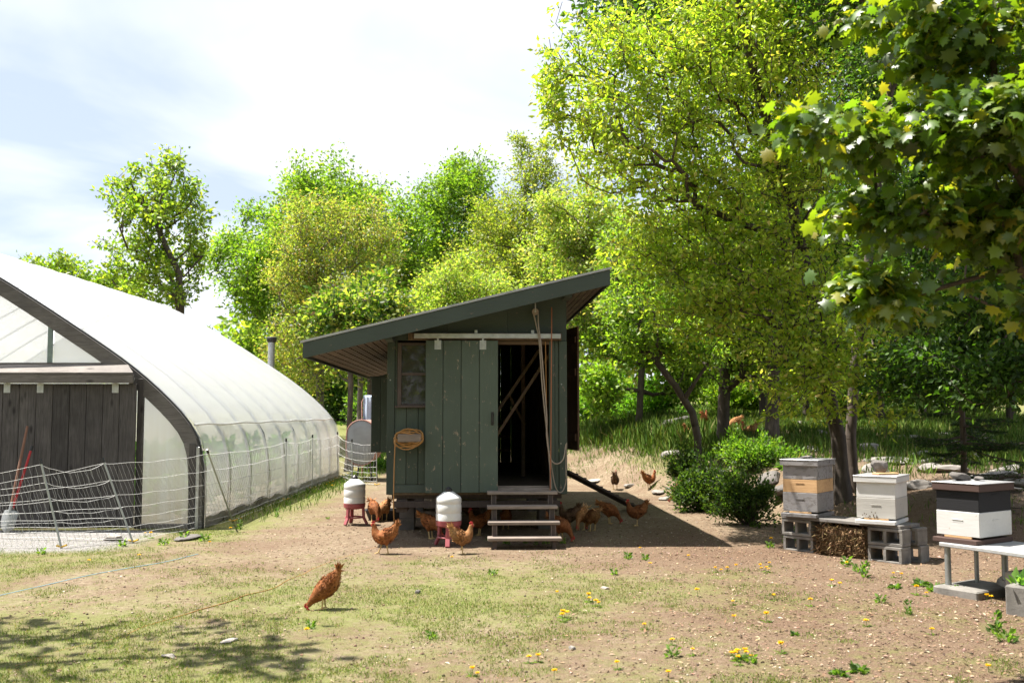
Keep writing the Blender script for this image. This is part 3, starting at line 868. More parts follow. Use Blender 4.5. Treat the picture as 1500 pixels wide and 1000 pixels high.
    m = MB(); m.add([(-hw, -.31, hd0 + .053), (hw, -.31, hd0 + .053), (hw - .17, -.052, hd0 + .17), (-hw + .17, -.052, hd0 + .17),
                     (-hw, -.31, hd0 + .075), (hw, -.31, hd0 + .075), (hw - .17, -.052, hd0 + .195), (-hw + .17, -.052, hd0 + .195)],
                    [(0, 3, 2, 1), (4, 5, 6, 7), (0, 1, 5, 4), (1, 2, 6, 5), (2, 3, 7, 6), (3, 0, 4, 7)])
    m.build('header_cover', M['weathered_x'], root)
    m = MB(); m.tube([(-hw + .05, -.17, hd0 - .02), (hw - .03, -.17, hd0 - .02)], 0.02, 8); m.build('door_track', M['galv'], root, True)
    # sliding doors of vertical planks (right leaf in view, its mate to the left)
    def leaf(x0, x1, nm):
        door = empty(nm); door.parent = root
        n = int(round((x1 - x0) / 0.225)); w = (x1 - x0) / n
        rr = random.Random(int(x0 * 10) + 99)
        for i in range(n):
            m = MB(); a = x0 + i * w
            m.span(a + .003, a + w - .004, -.19 + rr.uniform(-.005, .005), -.155, 0.04 + rr.uniform(-.012, .012), 1.985, .004)
            m.build('plank', M['weathered_v'], door)
        for z in (0.35, 1.75):
            m = MB(); m.span(x0 + .02, x1 - .02, -.15, -.12, z - .07, z + .07, .004); m.build('batten', M['weathered_x'], door)
        for f in (0.14, 0.36, 0.86):
            m = MB(); xx = x0 + (x1 - x0) * f
            m.span(xx - .045, xx + .045, -.197, -.1945, 1.86, 1.99); m.span(xx - .012, xx + .012, -.20, -.197, 1.93, 2.045)
            m.tube([(xx, -.19, 2.03), (xx, -.15, 2.03)], .03, 10)
            m.build('hanger', M['galv'], door)
    x_r = lx(199, 13.62)
    leaf(x_r - 2.05, x_r, 'sliding_door'); leaf(-x_r + .05, -x_r + 2.05 - 0.02, 'sliding_door')
    # far end wall and soil inside
    poly = [(p[0], p[1]) for p in prof * [0.992, 0.99]]
    MB().prism([(4.88, 0)] + [(float(x), max(float(z), 0)) for x, z in poly] + [(-4.88, 0)], L - .03, L - .022).build('far_end_sheet', M['poly'], root)
    MB().span(-4.86, 4.86, .05, L - .05, 0.02, 0.05).build('soil_bed', M['soil_dark'], root)
    return root
build_greenhouse()

# stove pipe behind the greenhouse
def build_pipe():
    p = at(397.5, 520, 26.5)
    root = empty('stove_pipe', (p.x, 26.5, 0), 0, 'galvanised stove pipe with black cap behind the greenhouse', 'pipe')
    z1 = at(397.5, 500, 26.5).z
    m = MB(); m.tube([(0, 0, th(p.x, 26.5) - .05), (0, 0, z1 * .5), (0, 0, z1)], 0.09, 14); m.build('pipe', M['galv'], root, True)
    m = MB(); m.lathe([(0.10, z1 - .03), (0.135, z1 + .02), (0.135, z1 + .10), (0.11, z1 + .12)], (0, 0, 0), 16); m.build('cap', M['dark_metal'], root, True)
    m = MB(); m.lathe([(0.098, z1 - .42), (0.098, z1 - .38)], (0, 0, 0), 16); m.build('seam', M['galv'], root, True)
build_pipe()

# ---------------------------------------------------------------- garden tools leaning on the greenhouse door
def build_tools():
    y0 = 13.30
    def px(x, y, D): return at(x, y, D)
    a = px(8, 790, 13.2); b = px(40, 624, 13.55)
    a.z = max(a.z, 0.02)
    root = empty('shovel', (a.x, a.y, 0), 0, 'round shovel with brown wooden handle leaning on the greenhouse door', 'shovel')
    o = Vector((a.x, a.y, 0)); a -= o; b -= o
    d = (b - a).normalized()
    MB().tube([a + d * 0.28, a + d * .8, b], [.017, .019, .016], 8).build('handle', M['handle_wood'], root, True)
    s = d.cross(Vector((0, 1, 0))).normalized()
    m = MB(); vs = []; fs = []
    for i, (t, w) in enumerate([(0, .02), (.05, .075), (.14, .10), (.24, .10), (.29, .07)]):
        for j, u in enumerate((-1, -.5, 0, .5, 1)):
            vs.append(a + d * t + s * (u * w) + Vector((0, -0.03 * (1 - u * u) + .012, 0)))
    for i in range(4):
        for j in range(4): fs.append((i * 5 + j, i * 5 + j + 1, i * 5 + j + 6, i * 5 + j + 5))
    n = len(vs); vs2 = vs + [v + Vector((0, .004, 0)) for v in vs]
    m.add(vs2, fs + [tuple(q + n for q in f[::-1]) for f in fs])
    m.tube([a + d * .26, a + d * .40], [.024, .02], 8)
    m.build('blade', M['steel'], root, True)
    a = px(18, 745, 13.3); b = px(45, 660, 13.5); g = px(8, 780, 13.25)
    g.z = 0.03
    root = empty('red_fork', (g.x, g.y, 0), 0, 'red handled garden fork leaning beside the shovel', 'fork')
    o = Vector((g.x, g.y, 0)); a -= o; b -= o; g -= o
    d = (b - g).normalized(); s = d.cross(Vector((0, 1, 0))).normalized()
    MB().tube([g + d * .3, b], .017, 8).build('handle', M['red_paint'], root, True)
    MB().tube([b, b + d * .07], .02, 8).build('grip', M['black_plastic'], root, True)
    m = MB(); m.tube([g + d * .26 - s * .09, g + d * .29, g + d * .26 + s * .09], .010, 6)
    for u in (-.09, -.03, .03, .09): m.tube([g + d * .265 + s * u, g + s * u + d * .02], [.008, .004], 5)
    m.tube([g + d * .26, g + d * .36], .014, 6); m.build('tines', M['steel'], root, True)
build_tools()

# ---------------------------------------------------------------- electric poultry netting
def build_net():
    P = []   # (base, top)
    def post(bx, by, bz, tx, ty, tz): P.append((Vector((bx, by, bz)), Vector((tx, ty, tz))))
    def gp(px, py): return ground(px, py)
    b1 = gp(90, 803); t1 = at(60, 677, b1.y + .05)
    b2 = gp(195, 795); t2 = at(152, 675, b2.y + .05)
    b0 = Vector((b1.x - 2.6, b1.y + .2, 0)); t0 = b0 + Vector((-.05, 0, .62))
    root = empty('poultry_netting', (b1.x, b1.y, 0), 0, 'white electric poultry netting sagging on slanted posts round the greenhouse', 'net fence')
    o = Vector((b1.x, b1.y, 0))
    line = [(b0, t0), (b1, t1), (b2, t2)]
    b3 = Vector((-4.05, 14.6, th(-4.05, 14.6))); t3 = Vector((-4.12, 13.55, 1.06))
    line += [(b3, t3)]
    for (x, y) in ((-4.10, 18.2), (-4.16, 20.9), (-4.18, 24.0)):
        z = th(x, y); line.append((Vector((x, y, z)), Vector((x - .01, y, z + 1.08))))
    for (x, y) in ((-3.55, 22.3), (-2.95, 21.9)):
        z = th(x, y); line.append((Vector((x, y, z)), Vector((x - .02, y, z + 0.95))))
    for i, (b, t) in enumerate(line):
        d = (t - b).normalized()
        MB().tube([b - d * .06 - o, t + d * .03 - o], .0125 if i < 4 else .009, 7).build('post', M['post_grey'], root, True)
        MB().tube([t - d * .02 - o, t + d * .045 - o], .017, 7).build('post_cap', M['black_plastic'], root, True)
        if i >= 1:
            q = b - o
            m = MB(); m.tube([q + Vector((-.06, 0, .035)), q + Vector((.0, 0, .02)), q + Vector((.07, -.02, .045))], .012, 6)
            m.build('step_foot', simple_yellow, root, True)
    rng = np.random.default_rng(8)
    net = MB(); levels = [0.03, 0.10, 0.19, 0.30, 0.43, 0.58, 0.76, 0.97]
    def run(b0, t0, b1, t1, sag, r=.0032, wav=0.02, squash0=1.0):
        L = (b1 - b0).length
        n = max(4, int(L / .085))
        us = np.linspace(0, 1, n + 1)
        rows = []
        for k, h in enumerate(levels):
            pts = []
            for u in us:
                p = (b0.lerp(b1, u)) .lerp(t0.lerp(t1, u), h * (squash0 + (1 - squash0) * u))
                p.z -= sag * 4 * u * (1 - u) * h + 0.006 * math.sin(17 * u + k)
                p.z = max(p.z, th(p.x, p.y) + .008)
                pts.append(p - o)
            rows.append(pts)
            net.tube(pts, r * 1.15, 3, False)
        for i in range(1, n):
            pts = []
            ph = rng.uniform(0, 6); am = wav * rng.uniform(.2, 1)
            dirv = (b1 - b0).normalized()
            for k in range(len(levels)):
                p = rows[k][i]
                pts.append(p)
                if k < len(levels) - 1:
                    q = (rows[k][i] + rows[k + 1][i]) / 2 + dirv * (am * math.sin(ph + k * 2.1))
                    pts.append(q)
            net.tube(pts, r * 0.8, 3, False)
    sags = [0.0, .12, .10, .03, .04, .05, .05, .05, .05]
    for i in range(len(line) - 1):
        run(*line[i], *line[i + 1], sags[i + 1] if i else .02, .0019 if i < 3 else .0030)
    bL = Vector((b2.x - 3.1, b2.y + .7, 0)); tL = bL + Vector((0, 0, .55))
    run(bL, tL, b2 + Vector((0, .12, 0)), t2 + Vector((0, .04, 0)), .03, .0019, .035)
    me = net.mesh('net')
    n = link_mesh('net', me, M['net'], root); n['kind'] = 'stuff'
simple_yellow = simple('yellow_plastic', (0.62, 0.38, 0.03), 0.5, 0, 0.2, 9)
build_net()

# ---------------------------------------------------------------- oil tank and tarp
def build_tank():
    D = 23.0
    c = at(529, 648, D)
    root = empty('oil_tank', (c.x, D, th(c.x, D)), math.radians(2), 'grey upright oval oil tank with rusty rim beside the coop', 'tank')
    w, h = .34, .52; zc = c.z - th(c.x, D)
    def sec(s, n=40):
        out = []
        for k in range(n):
            a = 2 * math.pi * k / n
            ca, sa = math.cos(a), math.sin(a)
            out.append((w * s * ca, zc + (h - w) * (1 if sa > 0 else -1) * min(1, abs(sa) * 4) + w * s * sa))
        return out
    def loft(m, secs):
        n = 40; vs = []; fs = []
        for y, s in secs: vs += [(x, y, z) for x, z in sec(s)]
        for i in range(len(secs) - 1):
            for k in range(n): fs.append((i * n + k, i * n + (k + 1) % n, (i + 1) * n + (k + 1) % n, (i + 1) * n + k))
        fs.append(tuple(range(n))); fs.append(tuple((len(secs) - 1) * n + k for k in range(n))[::-1])
        m.add(vs, fs)
    m = MB(); loft(m, [(0.01, .965), (0.012, .97), (.06, .985), (1.50, .985), (1.55, .96)]); m.build('shell', M['tank_rust'], root, True)
    m = MB(); loft(m, [(-.02, .55), (-.012, .80), (.0, .95), (.009, .955)]); m.build('end_plate', M['tank'], root, True)
    m = MB(); loft(m, [(-.03, .99), (-.03, 1.0), (.03, 1.0), (.03, .99)]);
    m2 = MB(); pts = [(x, -.005, z) for x, z in sec(1.0)]; m2.tube(pts + pts[:2], .016, 6, False); m2.build('rim', M['tank_rust'], root, True)
    for sx in (-.24, .24):
        for y in (.15, 1.35): MB().tube([(sx * .8, y, zc - h + .06), (sx, y, -.02)], .022, 7).build('leg', M['dark_metal'], root, True)
    # tarp on a pipe frame behind
    p = at(522, 612, 23.9); q = at(549, 578, 23.9)
    z0 = th(p.x, 23.9)
    t = empty('pipe_stand', (p.x, 23.95, z0), 0, 'rusty bent pipe frame standing behind the oil tank', 'pipe stand')
    H = q.z - z0 - .02
    m = MB(); m.tube([(0, .95, -.05), (0, .95, H * .5), (-.02, .95, H * .93), (.05, .95, H), (.9, .95, H), (.95, .95, H * .9), (.95, .95, -.05)], .017, 7)
    m.build('pipe', M['tank_rust'], t, True)
    cl = []; nx_, nz_ = 26, 18; dz = H - (p.z - z0) + .12
    for i in range(nz_ + 1):
        for j in range(nx_ + 1):
            u = j / nx_; v = i / nz_
            f = 0.05 * math.sin(u * 21 + 1.5 * math.sin(v * 3)) * (.25 + v) + .02 * math.sin(u * 47)
            back = -.04 if i > 1 else (.03 if i == 0 else -.0)
            cl.append((.02 + u * .82, .93 + back + f * (1 if i > 1 else .1), H + .022 - max(0, v - .06) * dz * (1 + .14 * math.sin(u * 7))))
    fs = [(i * (nx_ + 1) + j, i * (nx_ + 1) + j + 1, (i + 1) * (nx_ + 1) + j + 1, (i + 1) * (nx_ + 1) + j) for i in range(nz_) for j in range(nx_)]
    m = MB(); m.add(cl, fs)
    o = m.build('tarp', M['tarp'], None, True, (p.x, 23.95, z0))
    tag(o, 'faded blue grey tarp draped over the pipe frame behind the tank', 'tarp')
build_tank()
# ---------------------------------------------------------------- chicken coop on skids
SHX, SHY = -0.44, 12.65
SYAW = math.atan(0.042)
def build_coop():
    root = empty('chicken_coop', (SHX, SHY, 0), SYAW, 'dark green board coop with a slanted shed roof and sliding plank door', 'coop')
    W0, W1, DEP = -1.14, 1.14, 7.3
    ZB = 0.585
    rt = lambda x: 2.44 + 0.244 * (x + 2.13)          # top of the roof deck
    rb = lambda x: rt(x) - 0.12
    rr = random.Random(4)
    def board(x0, x1, z0, z1a, z1b, y0, y1, nm, mat, par=root):
        m = MB(); m.prism([(x0, z0), (x1, z0), (x1, z1b), (x0, z1a)], y0, y1); return m.build(nm, mat, par)
    def bx(nm, mat, *a, par=root, ch=.004):
        m = MB(); m.span(*a, ch); return m.build(nm, mat, par)
    # front wall
    wall = empty('front_wall'); wall.parent = root
    bx('corner_board', M['green_v'], W0, W0 + .095, -.022, .0, ZB - .02, 2.50, par=wall)
    for i, x in enumerate((-1.045, -.895, -.745)):
        bx('board', M['green_v'], x + .002, x + .147, -.004 - .002 * (i % 2), .018, .69, 1.655, par=wall)
    bx('bottom_board', M['green_h'], W0 + .095, .25, -.010, .018, ZB, .686, par=wall)
    bx('board', M['green_v'], W0 + .096, -1.012, -.004, .018, 1.66, 2.50, par=wall)
    xs = np.linspace(-.596, .25, 7)
    for i in range(6): bx('board', M['green_v'], xs[i] + .002, xs[i + 1] - .002, 0, .018, .69, 2.50, par=wall)
    bx('board', M['green_v'], .985, W1 - .105, -.004, .018, ZB, 2.50, par=wall)
    bx('corner_board', M['green_v'], W1 - .10, W1, -.022, .0, ZB - .02, 2.50, par=wall)
    bx('door_jamb', M['green_v'], .915, .983, -.016, .05, ZB, 2.50, par=wall)
    bx('door_head', M['brace'], .25, .983, -.012, .04, 2.455, 2.50, par=wall)
    gx_ = np.linspace(W0, W1, 4)
    for i in range(3):
        board(gx_[i] + .0015, gx_[i + 1] - .0015, 2.503, rb(gx_[i]) - .004, rb(gx_[i + 1]) - .004, -.006, .016, 'gable_panel', M['green_h'], wall)
    # window
    win = empty('window'); win.parent = root
    a, b, z0, z1 = -1.01, -.602, 1.665, 2.475
    for args in ((a, a + .05, z0, z1), (b - .03, b, z0, z1)): bx('frame', M['trim_brown'], args[0], args[1], -.03, .012, args[2], args[3], par=win)
    for z in (z0, 2.06, z1 - .035): bx('frame', M['trim_brown'], a + .051, b - .031, -.026, .012, z, z + .035, par=win)
    bx('sill', M['trim_brown'], a - .03, b, -.05, -.031, z0 - .012, z0 + .014, par=win)
    for (p0, p1) in ((z0 + .036, 2.059), (2.096, z1 - .036)): bx('pane', M['pane'], a + .051, b - .031, -.004, .002, p0, p1, par=win, ch=0)
    # sliding door
    door = empty('sliding_door'); door.parent = root
    xs = [-.655, -.433, -.205, .025, .262]
    for i in range(4):
        bx('plank', M['door_green'], xs[i] + .003, xs[i + 1] - .003, -.092 - rr.uniform(0, .004), -.058, .592 + rr.uniform(-.004, .004), 2.498, par=door)
    for z in (.95, 2.2): bx('batten', M['green_h'], xs[0] + .03, xs[-1] - .03, -.056, -.034, z - .06, z + .06, par=door)
    m = MB(); m.tube([(.19, -.094, 1.45), (.19, -.125, 1.46), (.19, -.125, 1.57), (.19, -.094, 1.58)], .009, 6); m.span(.172, .208, -.0985, -.0965, 1.43, 1.60); m.build('handle', M['dark_metal'], door, True)
    for x in (-.50, .068):
        m = MB(); m.span(x - .042, x + .042, -.1005, -.097, 2.385, 2.50); m.span(x - .012, x + .012, -.106, -.101, 2.40, 2.56)
        for zz_ in (2.41, 2.47): m.tube([(x - .025, -.099, zz_), (x - .025, -.109, zz_)], .007, 6); m.tube([(x + .025, -.099, zz_), (x + .025, -.109, zz_)], .007, 6)
        m.build('hanger', M['galv'], door)
    # track with its wooden backing
    bx('track_backing', M['inner'], -.88, 1.07, -.045, -.007, 2.505, 2.60)
    bx('track_rail', M['galv'], -.80, 1.055, -.115, -.047, 2.525, 2.588)
    for x in (-.02, .70): bx('track_bracket', M['galv'], x - .02, x + .02, -.075, -.0465, 2.589, 2.635)
    # skids and frame under the floor
    for x in (-.95, .95): bx('skid', M['trim_brown'], x - .07, x + .07, .06, DEP - .06, .34, .50)
    for y in (.10, 2.0, 4.2, 6.9): bx('joist', M['trim_brown'], -1.08, 1.08, y, y + .07, .503, .555)
    bx('front_rail', M['trim_brown'], -1.05, 1.05, .0, .052, .40, .48)
    for x in (-.95, .95):
        for y in (1.3, 3.9, 6.8):
            bx('pier_block', M['stone_dark'], x - .10, x + .10, y - .2, y + .2, -.03, .155)  # dark stone stands in for the shade on blocks under the coop
            bx('pier_block', M['stone_dark'], x - .10, x + .10, y - .2, y + .2, .157, .338)
    bx('floor', M['straw_floor'], -1.11, 1.11, .02, DEP - .02, .557, .60)
    bx('threshold', M['tread'], .25, .915, -.03, .018, ZB, .64)
    bx('threshold', M['tread'], .25, .915, .10, .15, .602, .66)
    # side and back walls of upright boards
    def side(x, nm, gap=None):
        w = empty(nm); w.parent = root
        sg = 1 if x > 0 else -1
        n = 34; st = (DEP - .02) / n
        top = rb(x) - .005
        for i in range(n):
            y0 = .019 + i * st; y1 = y0 + st - .003
            t0 = x - sg * .022
            if gap and y1 > gap[0] and y0 < gap[1]:
                bx('board', M['green_v'], min(t0, x - sg * .002), max(t0, x - sg * .002), y0, y1, ZB, gap[2], par=w, ch=0)
                bx('board', M['green_v'], min(t0, x - sg * .002), max(t0, x - sg * .002), y0, y1, gap[3], top, par=w, ch=0)
            else:
                bx('board', M['green_v'], min(t0, x - sg * .002), max(t0, x - sg * .002), y0, y1, ZB, top, par=w, ch=0)
    side(W0, 'left_wall'); side(W1, 'right_wall', (1.0, 2.15, 1.05, 2.80))
    w = empty('back_wall'); w.parent = root
    xs = np.linspace(W0, W1, 12)
    for i in range(11): board(xs[i] + .001, xs[i + 1] - .001, ZB, rb(xs[i]) - .005, rb(xs[i + 1]) - .005, DEP, DEP + .02, 'board', M['green_v'], w)
    # dark inner lining, braces and roosts
    for x in (W0 + .05, W1 - .05):
        for y in np.arange(.3, DEP, .61): bx('stud', M['inner'], x - .02, x + .02, y, y + .04, .602, rb(x) - .03)
    brace = lambda a, b, nm='brace', w_=.04, h_=.10: (lambda m: (m.beam(a, b, w_, h_, .004, (0, -1, 0)), m.build(nm, M['brace'], root)))(MB())
    brace((.06, .62, .98), (1.0, .62, 2.42), 'brace', .04, .10); brace((-.10, .95, 1.05), (1.0, .95, 2.66), 'brace', .04, .17)
    brace((.72, 2.6, .62), (.72, 2.6, 2.75), 'brace', .06, .06)
    brace((.50, 2.5, 1.85), (.74, 2.5, 1.4), 'brace', .04, .06)
    for k in range(3):
        m = MB(); m.tube([(-.9, 4.4 + k * .4, .95 + .22 * k), (.6, 4.4 + k * .4, .95 + .22 * k)], .022, 8); m.build('roost_bar', M['brace'], root, True)
    # nest box on the left wall
    D = 14.9
    p0 = at(545, 553, D); p1 = at(545, 662, D)
    nx0 = p0.x - SHX + math.tan(SYAW) * (D - SHY)
    nest = empty('nest_box'); nest.parent = root
    for i in range(3):
        xa = nx0 + (W0 - nx0) * i / 3; xb = nx0 + (W0 - nx0) * (i + 1) / 3
        bx('board', M['green_v'], xa + .001, xb - .001, D - SHY, D - SHY + .02, p1.z, p0.z, par=nest)
    bx('side_panel', M['green_y'], nx0, nx0 + .02, D - SHY + .022, D - SHY + 1.6, p1.z, p0.z - .02, par=nest)
    bx('lid', M['green_y'], nx0 - .03, W0 - .003, D - SHY - .0, D - SHY + 1.63, p0.z + .001, p0.z + .02, par=nest)
    bx('bottom_panel', M['green_y'], nx0 + .021, W0 - .003, D - SHY + .022, D - SHY + 1.6, p1.z + .002, p1.z + .02, par=nest)
    # hatch door, hinged at its far edge and swung out a little
    hat = empty('hatch_door'); hat.parent = root
    hat.location = (W1 + .02, 2.15, 0); hat.rotation_euler = (0, 0, math.radians(11.5))
    for i in range(4):
        y0 = -1.14 + i * .285
        bx('plank', M['hatch'], 0.0, .028, y0 + .002, y0 + .283, 1.07, 2.78, par=hat)
    for z in (1.25, 2.15, 2.6): bx('batten', M['hatch'], -.024, -.001, -1.10, -.05, z - .05, z + .05, par=hat)
    # roof
    roof = empty('roof'); roof.parent = root
    X0, X1, Y0, Y1 = -2.13, 1.64, -.43, 7.75
    sl = math.atan(.244)
    def slab(nm, mat, xa, xb, ya, yb, lo, hi, par=roof):
        m = MB(); m.prism([(xa, rt(xa) + lo), (xb, rt(xb) + lo), (xb, rt(xb) + hi), (xa, rt(xa) + hi)], ya, yb); return m.build(nm, mat, par)
    slab('deck', M['soffit'], X0 + .03, X1 - .03, Y0 + .04, Y1 - .04, -.03, -.001)
    # corrugated sheet: ribs run up the slope
    m = MB(); ys = np.linspace(Y0 - .03, Y1 + .03, 380); vs = []; fs = []
    for y in ys:
        z = .018 + .007 * math.sin((y) * 2 * math.pi / .076)
        vs += [(X0 - .03, y, rt(X0 - .03) + z), (X1 + .02, y, rt(X1 + .02) + z)]
    for i in range(len(ys) - 1): fs.append((2 * i, 2 * i + 1, 2 * i + 3, 2 * i + 2))
    m.add(vs, fs); m.build('roofing_sheet', M['roof_metal'], roof, True)
    slab('sunlit_edge', M['lid_metal'], X0 - .03, X1 + .02, Y0 - .040, Y0 - .031, .002, .030)  # front edge strip; its pale metal stands in for sun on the sheet
    slab('fascia', M['green_h'], X0, X1, Y0 - .03, Y0 + .008, -.19, -.002)
    slab('fascia', M['green_h'], X0, X1, Y1 - .008, Y1 + .03, -.19, -.002)
    m = MB(); m.span(X0 - .001, X0 + .028, Y0 + .009, Y1 - .009, rt(X0) - .185, rt(X0) - .012, .004); m.build('eave_board', M['green_y'], roof)
    m = MB(); m.span(X1 - .028, X1 + .001, Y0 + .009, Y1 - .009, rt(X1) - .19, rt(X1) - .014, .004); m.build('eave_board', M['green_y'], roof)
    def soff(xa, xb):
        n = int(round((xb - xa) / .098)); w_ = (xb - xa) / n
        for i in range(n):
            a = xa + i * w_
            slab('soffit_board', M['soffit'], a + .006, a + w_ - .006, Y0 + .012, Y1 - .012, -.155, -.135)
    soff(X0 + .03, W0 - .003); soff(W1 + .003, X1 - .03)
    for x in (W0 + .0, W1 - .06): 
        m = MB(); m.span(x, x + .09, Y0 + .012, -.024, rb(x) - .085, rb(x) - .04, .004); m.build('lookout', M['green_y'], root)
    # pulley and its hook
    pu = empty('pulley'); pu.parent = root
    m = MB(); m.tube([(.735, -.035, 2.87), (.735, -.075, 2.87)], .042, 18); m.build('wheel', M['tread'], pu, True)
    m = MB(); m.tube([(.735, -.08, 2.87), (.735, -.03, 2.87)], .012, 8); m.span(.728, .742, -.082, -.078, 2.86, 2.98); m.build('hook', M['galv'], pu, True)
    # block the cord hangs on
    m = MB(); m.span(-.99, -.70, -.185, -.007, 1.225, 1.325, .006); m.build('hook_block', M['tread'], root)
    # chips of bolts
    for (x, z, y) in ((1.07, 1.95, -.026), (1.06, 1.2, -.026), (-1.10, 2.0, -.026), (-1.10, 1.1, -.026)):
        m = MB(); m.tube([(x, y, z), (x, y + .01, z)], .008, 8); m.build('bolt', M['galv'], root, True)
    return root
build_coop()
def shed_pt(x, y, z):
    c, s = math.cos(SYAW), math.sin(SYAW)
    return Vector((SHX + c * x - s * y, SHY + s * x + c * y, z))
def on_wall(px, py, y=-.10):
    D = SHY + y
    for _ in range(3):
        p = at(px, py, D)
        D = SHY + math.tan(SYAW) * (p.x - SHX) + y / math.cos(SYAW)
    return at(px, py, D)

def curve(pts, n=8):
    """Catmull-Rom through the points"""
    pts = [Vector(p) for p in pts]
    P = [pts[0] * 2 - pts[1]] + pts + [pts[-1] * 2 - pts[-2]]
    out = []
    for i in range(1, len(P) - 2):
        for k in range(n):
            t = k / n
            a, b, c, d = P[i - 1], P[i], P[i + 1], P[i + 2]
            out.append(0.5 * ((2 * b) + (c - a) * t + (2 * a - 5 * b + 4 * c - d) * t * t + (3 * b - a - 3 * c + d) * t ** 3))
    out.append(P[-2]); return out

# ropes on the coop
def rope_thing(name, pts, r, mat, label, cat='rope', n=6):
    o = MB().tube(curve(pts, 8), r, 6).build(name, mat, None, True)
    return tag(o, label, cat)
w = on_wall
rope_thing('hoist_rope', [w(781, 457, -.055), w(786, 478, -.09), w(790, 500, -.14), w(794, 560, -.14), w(799, 612, -.13), w(803, 650, -.12), w(806, 690, -.12), w(808, 716, -.13)], .009, M['rope'], 'pale rope running from the pulley down beside the coop doorway')
rope_thing('hoist_rope', [w(788, 455, -.055), w(789, 478, -.11), w(792, 500, -.155), w(797, 560, -.155), w(801, 610, -.15), w(801, 640, -.14), w(806, 670, -.13), w(815, 679, -.12), w(825, 672, -.10), w(829, 650, -.07)], .008, M['rope'], 'pale rope with a low loop tied to the right corner of the coop')
rope_thing('hanging_rope', [w(830, 648, -.06), w(829, 680, -.07), w(829, 705, -.07), w(823, 720, -.08), w(815, 716, -.08), w(809, 690, -.08), w(806, 660, -.09)], .007, M['rope'], 'thin rope drooping at the foot of the right corner board')
rope_thing('hanging_rope', [w(799, 500, -.02), w(800, 560, -.05), w(801, 620, -.07), w(804, 670, -.09), w(808, 708, -.12)], .006, M['orange_cord'], 'yellow cord hanging inside the door jamb')
rope_thing('rusty_cord', [w(808, 450, -.02), w(808, 490, -.125), w(807.5, 560, -.13), w(807, 640, -.13), w(806, 718, -.14)], .007, M['red_cord'], 'rust red cord hanging straight from a hole near the coop gable')

# orange extension cord: coil on the block, drop, then across the lawn
def build_cord():
    rr = random.Random(12)
    c = on_wall(598, 640, -.135)
    pts = []
    for k in range(9 * 20):
        a = 2 * math.pi * k / 20 + math.pi
        lap = k / 20
        ra = .168 + .022 * math.sin(lap * 2.3 + a * .13) ; rb_ = .078 + .030 * math.sin(lap * 1.7 + 1)
        pts.append(c + Vector((ra * math.cos(a), -.012 * (lap % 3) + .01 * math.sin(3 * a), rb_ * math.sin(a) - .02 + .018 * math.sin(lap * 2.9) + .02 * math.sin(2 * a + lap))))
    pts = pts[::1]
    d0 = on_wall(579, 642, -.17); 
    g0 = ground(576, 792, .012)
    drop = [d0, Vector((d0.x - .005, d0.y - .05, 0.9)), Vector((d0.x, d0.y - .12, .45)), Vector((g0.x + .01, g0.y + .05, .12)), g0]
    lawn = [ground(x, y, .010) for x, y in ((556, 799), (520, 810), (480, 824), (440, 842), (400, 861), (360, 873), (320, 886), (280, 898), (230, 912), (170, 934), (100, 950), (20, 975))]
    full = []
    for p in curve(lawn, 10): full.append(Vector((p.x + .012 * math.sin(p.y * 9), p.y, th(p.x, p.y) + .001 + .004 * math.sin(p.x * 5 + 1))))
    m = MB(); m.tube(pts + curve(drop, 8), .0075, 6); m.tube(curve(drop[-1:] + lawn[:1], 4)[:-1] + full, .0042, 6)
    o = m.build('extension_cord', M['orange_cord'], None, True)
    tag(o, 'orange extension cord coiled on the coop wall and trailing over the lawn', 'cord')
    tw = [ground(x, y, .006) for x, y in ((290, 812), (240, 824), (190, 832), (130, 843), (70, 857), (-10, 875))]
    o = MB().tube(curve(tw, 8), .0035, 5).build('twine', M['twine_blue'], None, True)
    tag(o, 'pale blue twine lying across the left of the lawn', 'twine')
build_cord()

# steps
def build_steps():
    p = ground(768, 797)
    root = empty('wooden_steps', (p.x, 11.80, 0), SYAW, 'weathered wooden steps with four treads at the coop doorway', 'steps')
    z0 = th(p.x, 11.80)
    zs = [.115, .285, .45, .605]; ys = [.05, .19, .40, .62]
    for i, (z, y) in enumerate(zip(zs, ys)):
        m = MB(); m.span(-.435 + .006 * (i % 2), .435 - .008 * (i % 3), y - .09, y + .10, z - .02, z + .018, .006); m.build('tread', M['tread'], root)
    for sx in (-.35, .35):
        m = MB(); m.prism([(sx - .03, 0), (sx + .03, 0), (sx + .03, .001), (sx - .03, .001)], 0, .01)
        m = MB()
        pr = [(-.01, z0 - .03), (.10, z0 - .03), (.16, z0 + .09), (.70, .40), (.70, .584), (.55, .584), (.55, .429), (.33, .429), (.33, .264), (.12, .264), (.12, .094), (-.01, .094)]
        n = len(pr)
        m.add([(sx - .024, y, z) for y, z in pr] + [(sx + .024, y, z) for y, z in pr],
              [tuple(range(n)), tuple(range(n, 2 * n))[::-1]] + [(i, n + i, n + (i + 1) % n, (i + 1) % n) for i in range(n)])
        m.build('stringer', M['trim_brown'], root)
        for (y, za, zb) in ((.02, z0 - .02, .093),): pass
        for za, zb, y in ((.135, .263, .145), (.305, .428, .355), (.47, .583, .575)):
            m = MB(); m.span(sx - .03, sx + .03, y - .02, y + .03, za, zb, .003); m.build('riser_post', M['tread'], root)
build_steps()

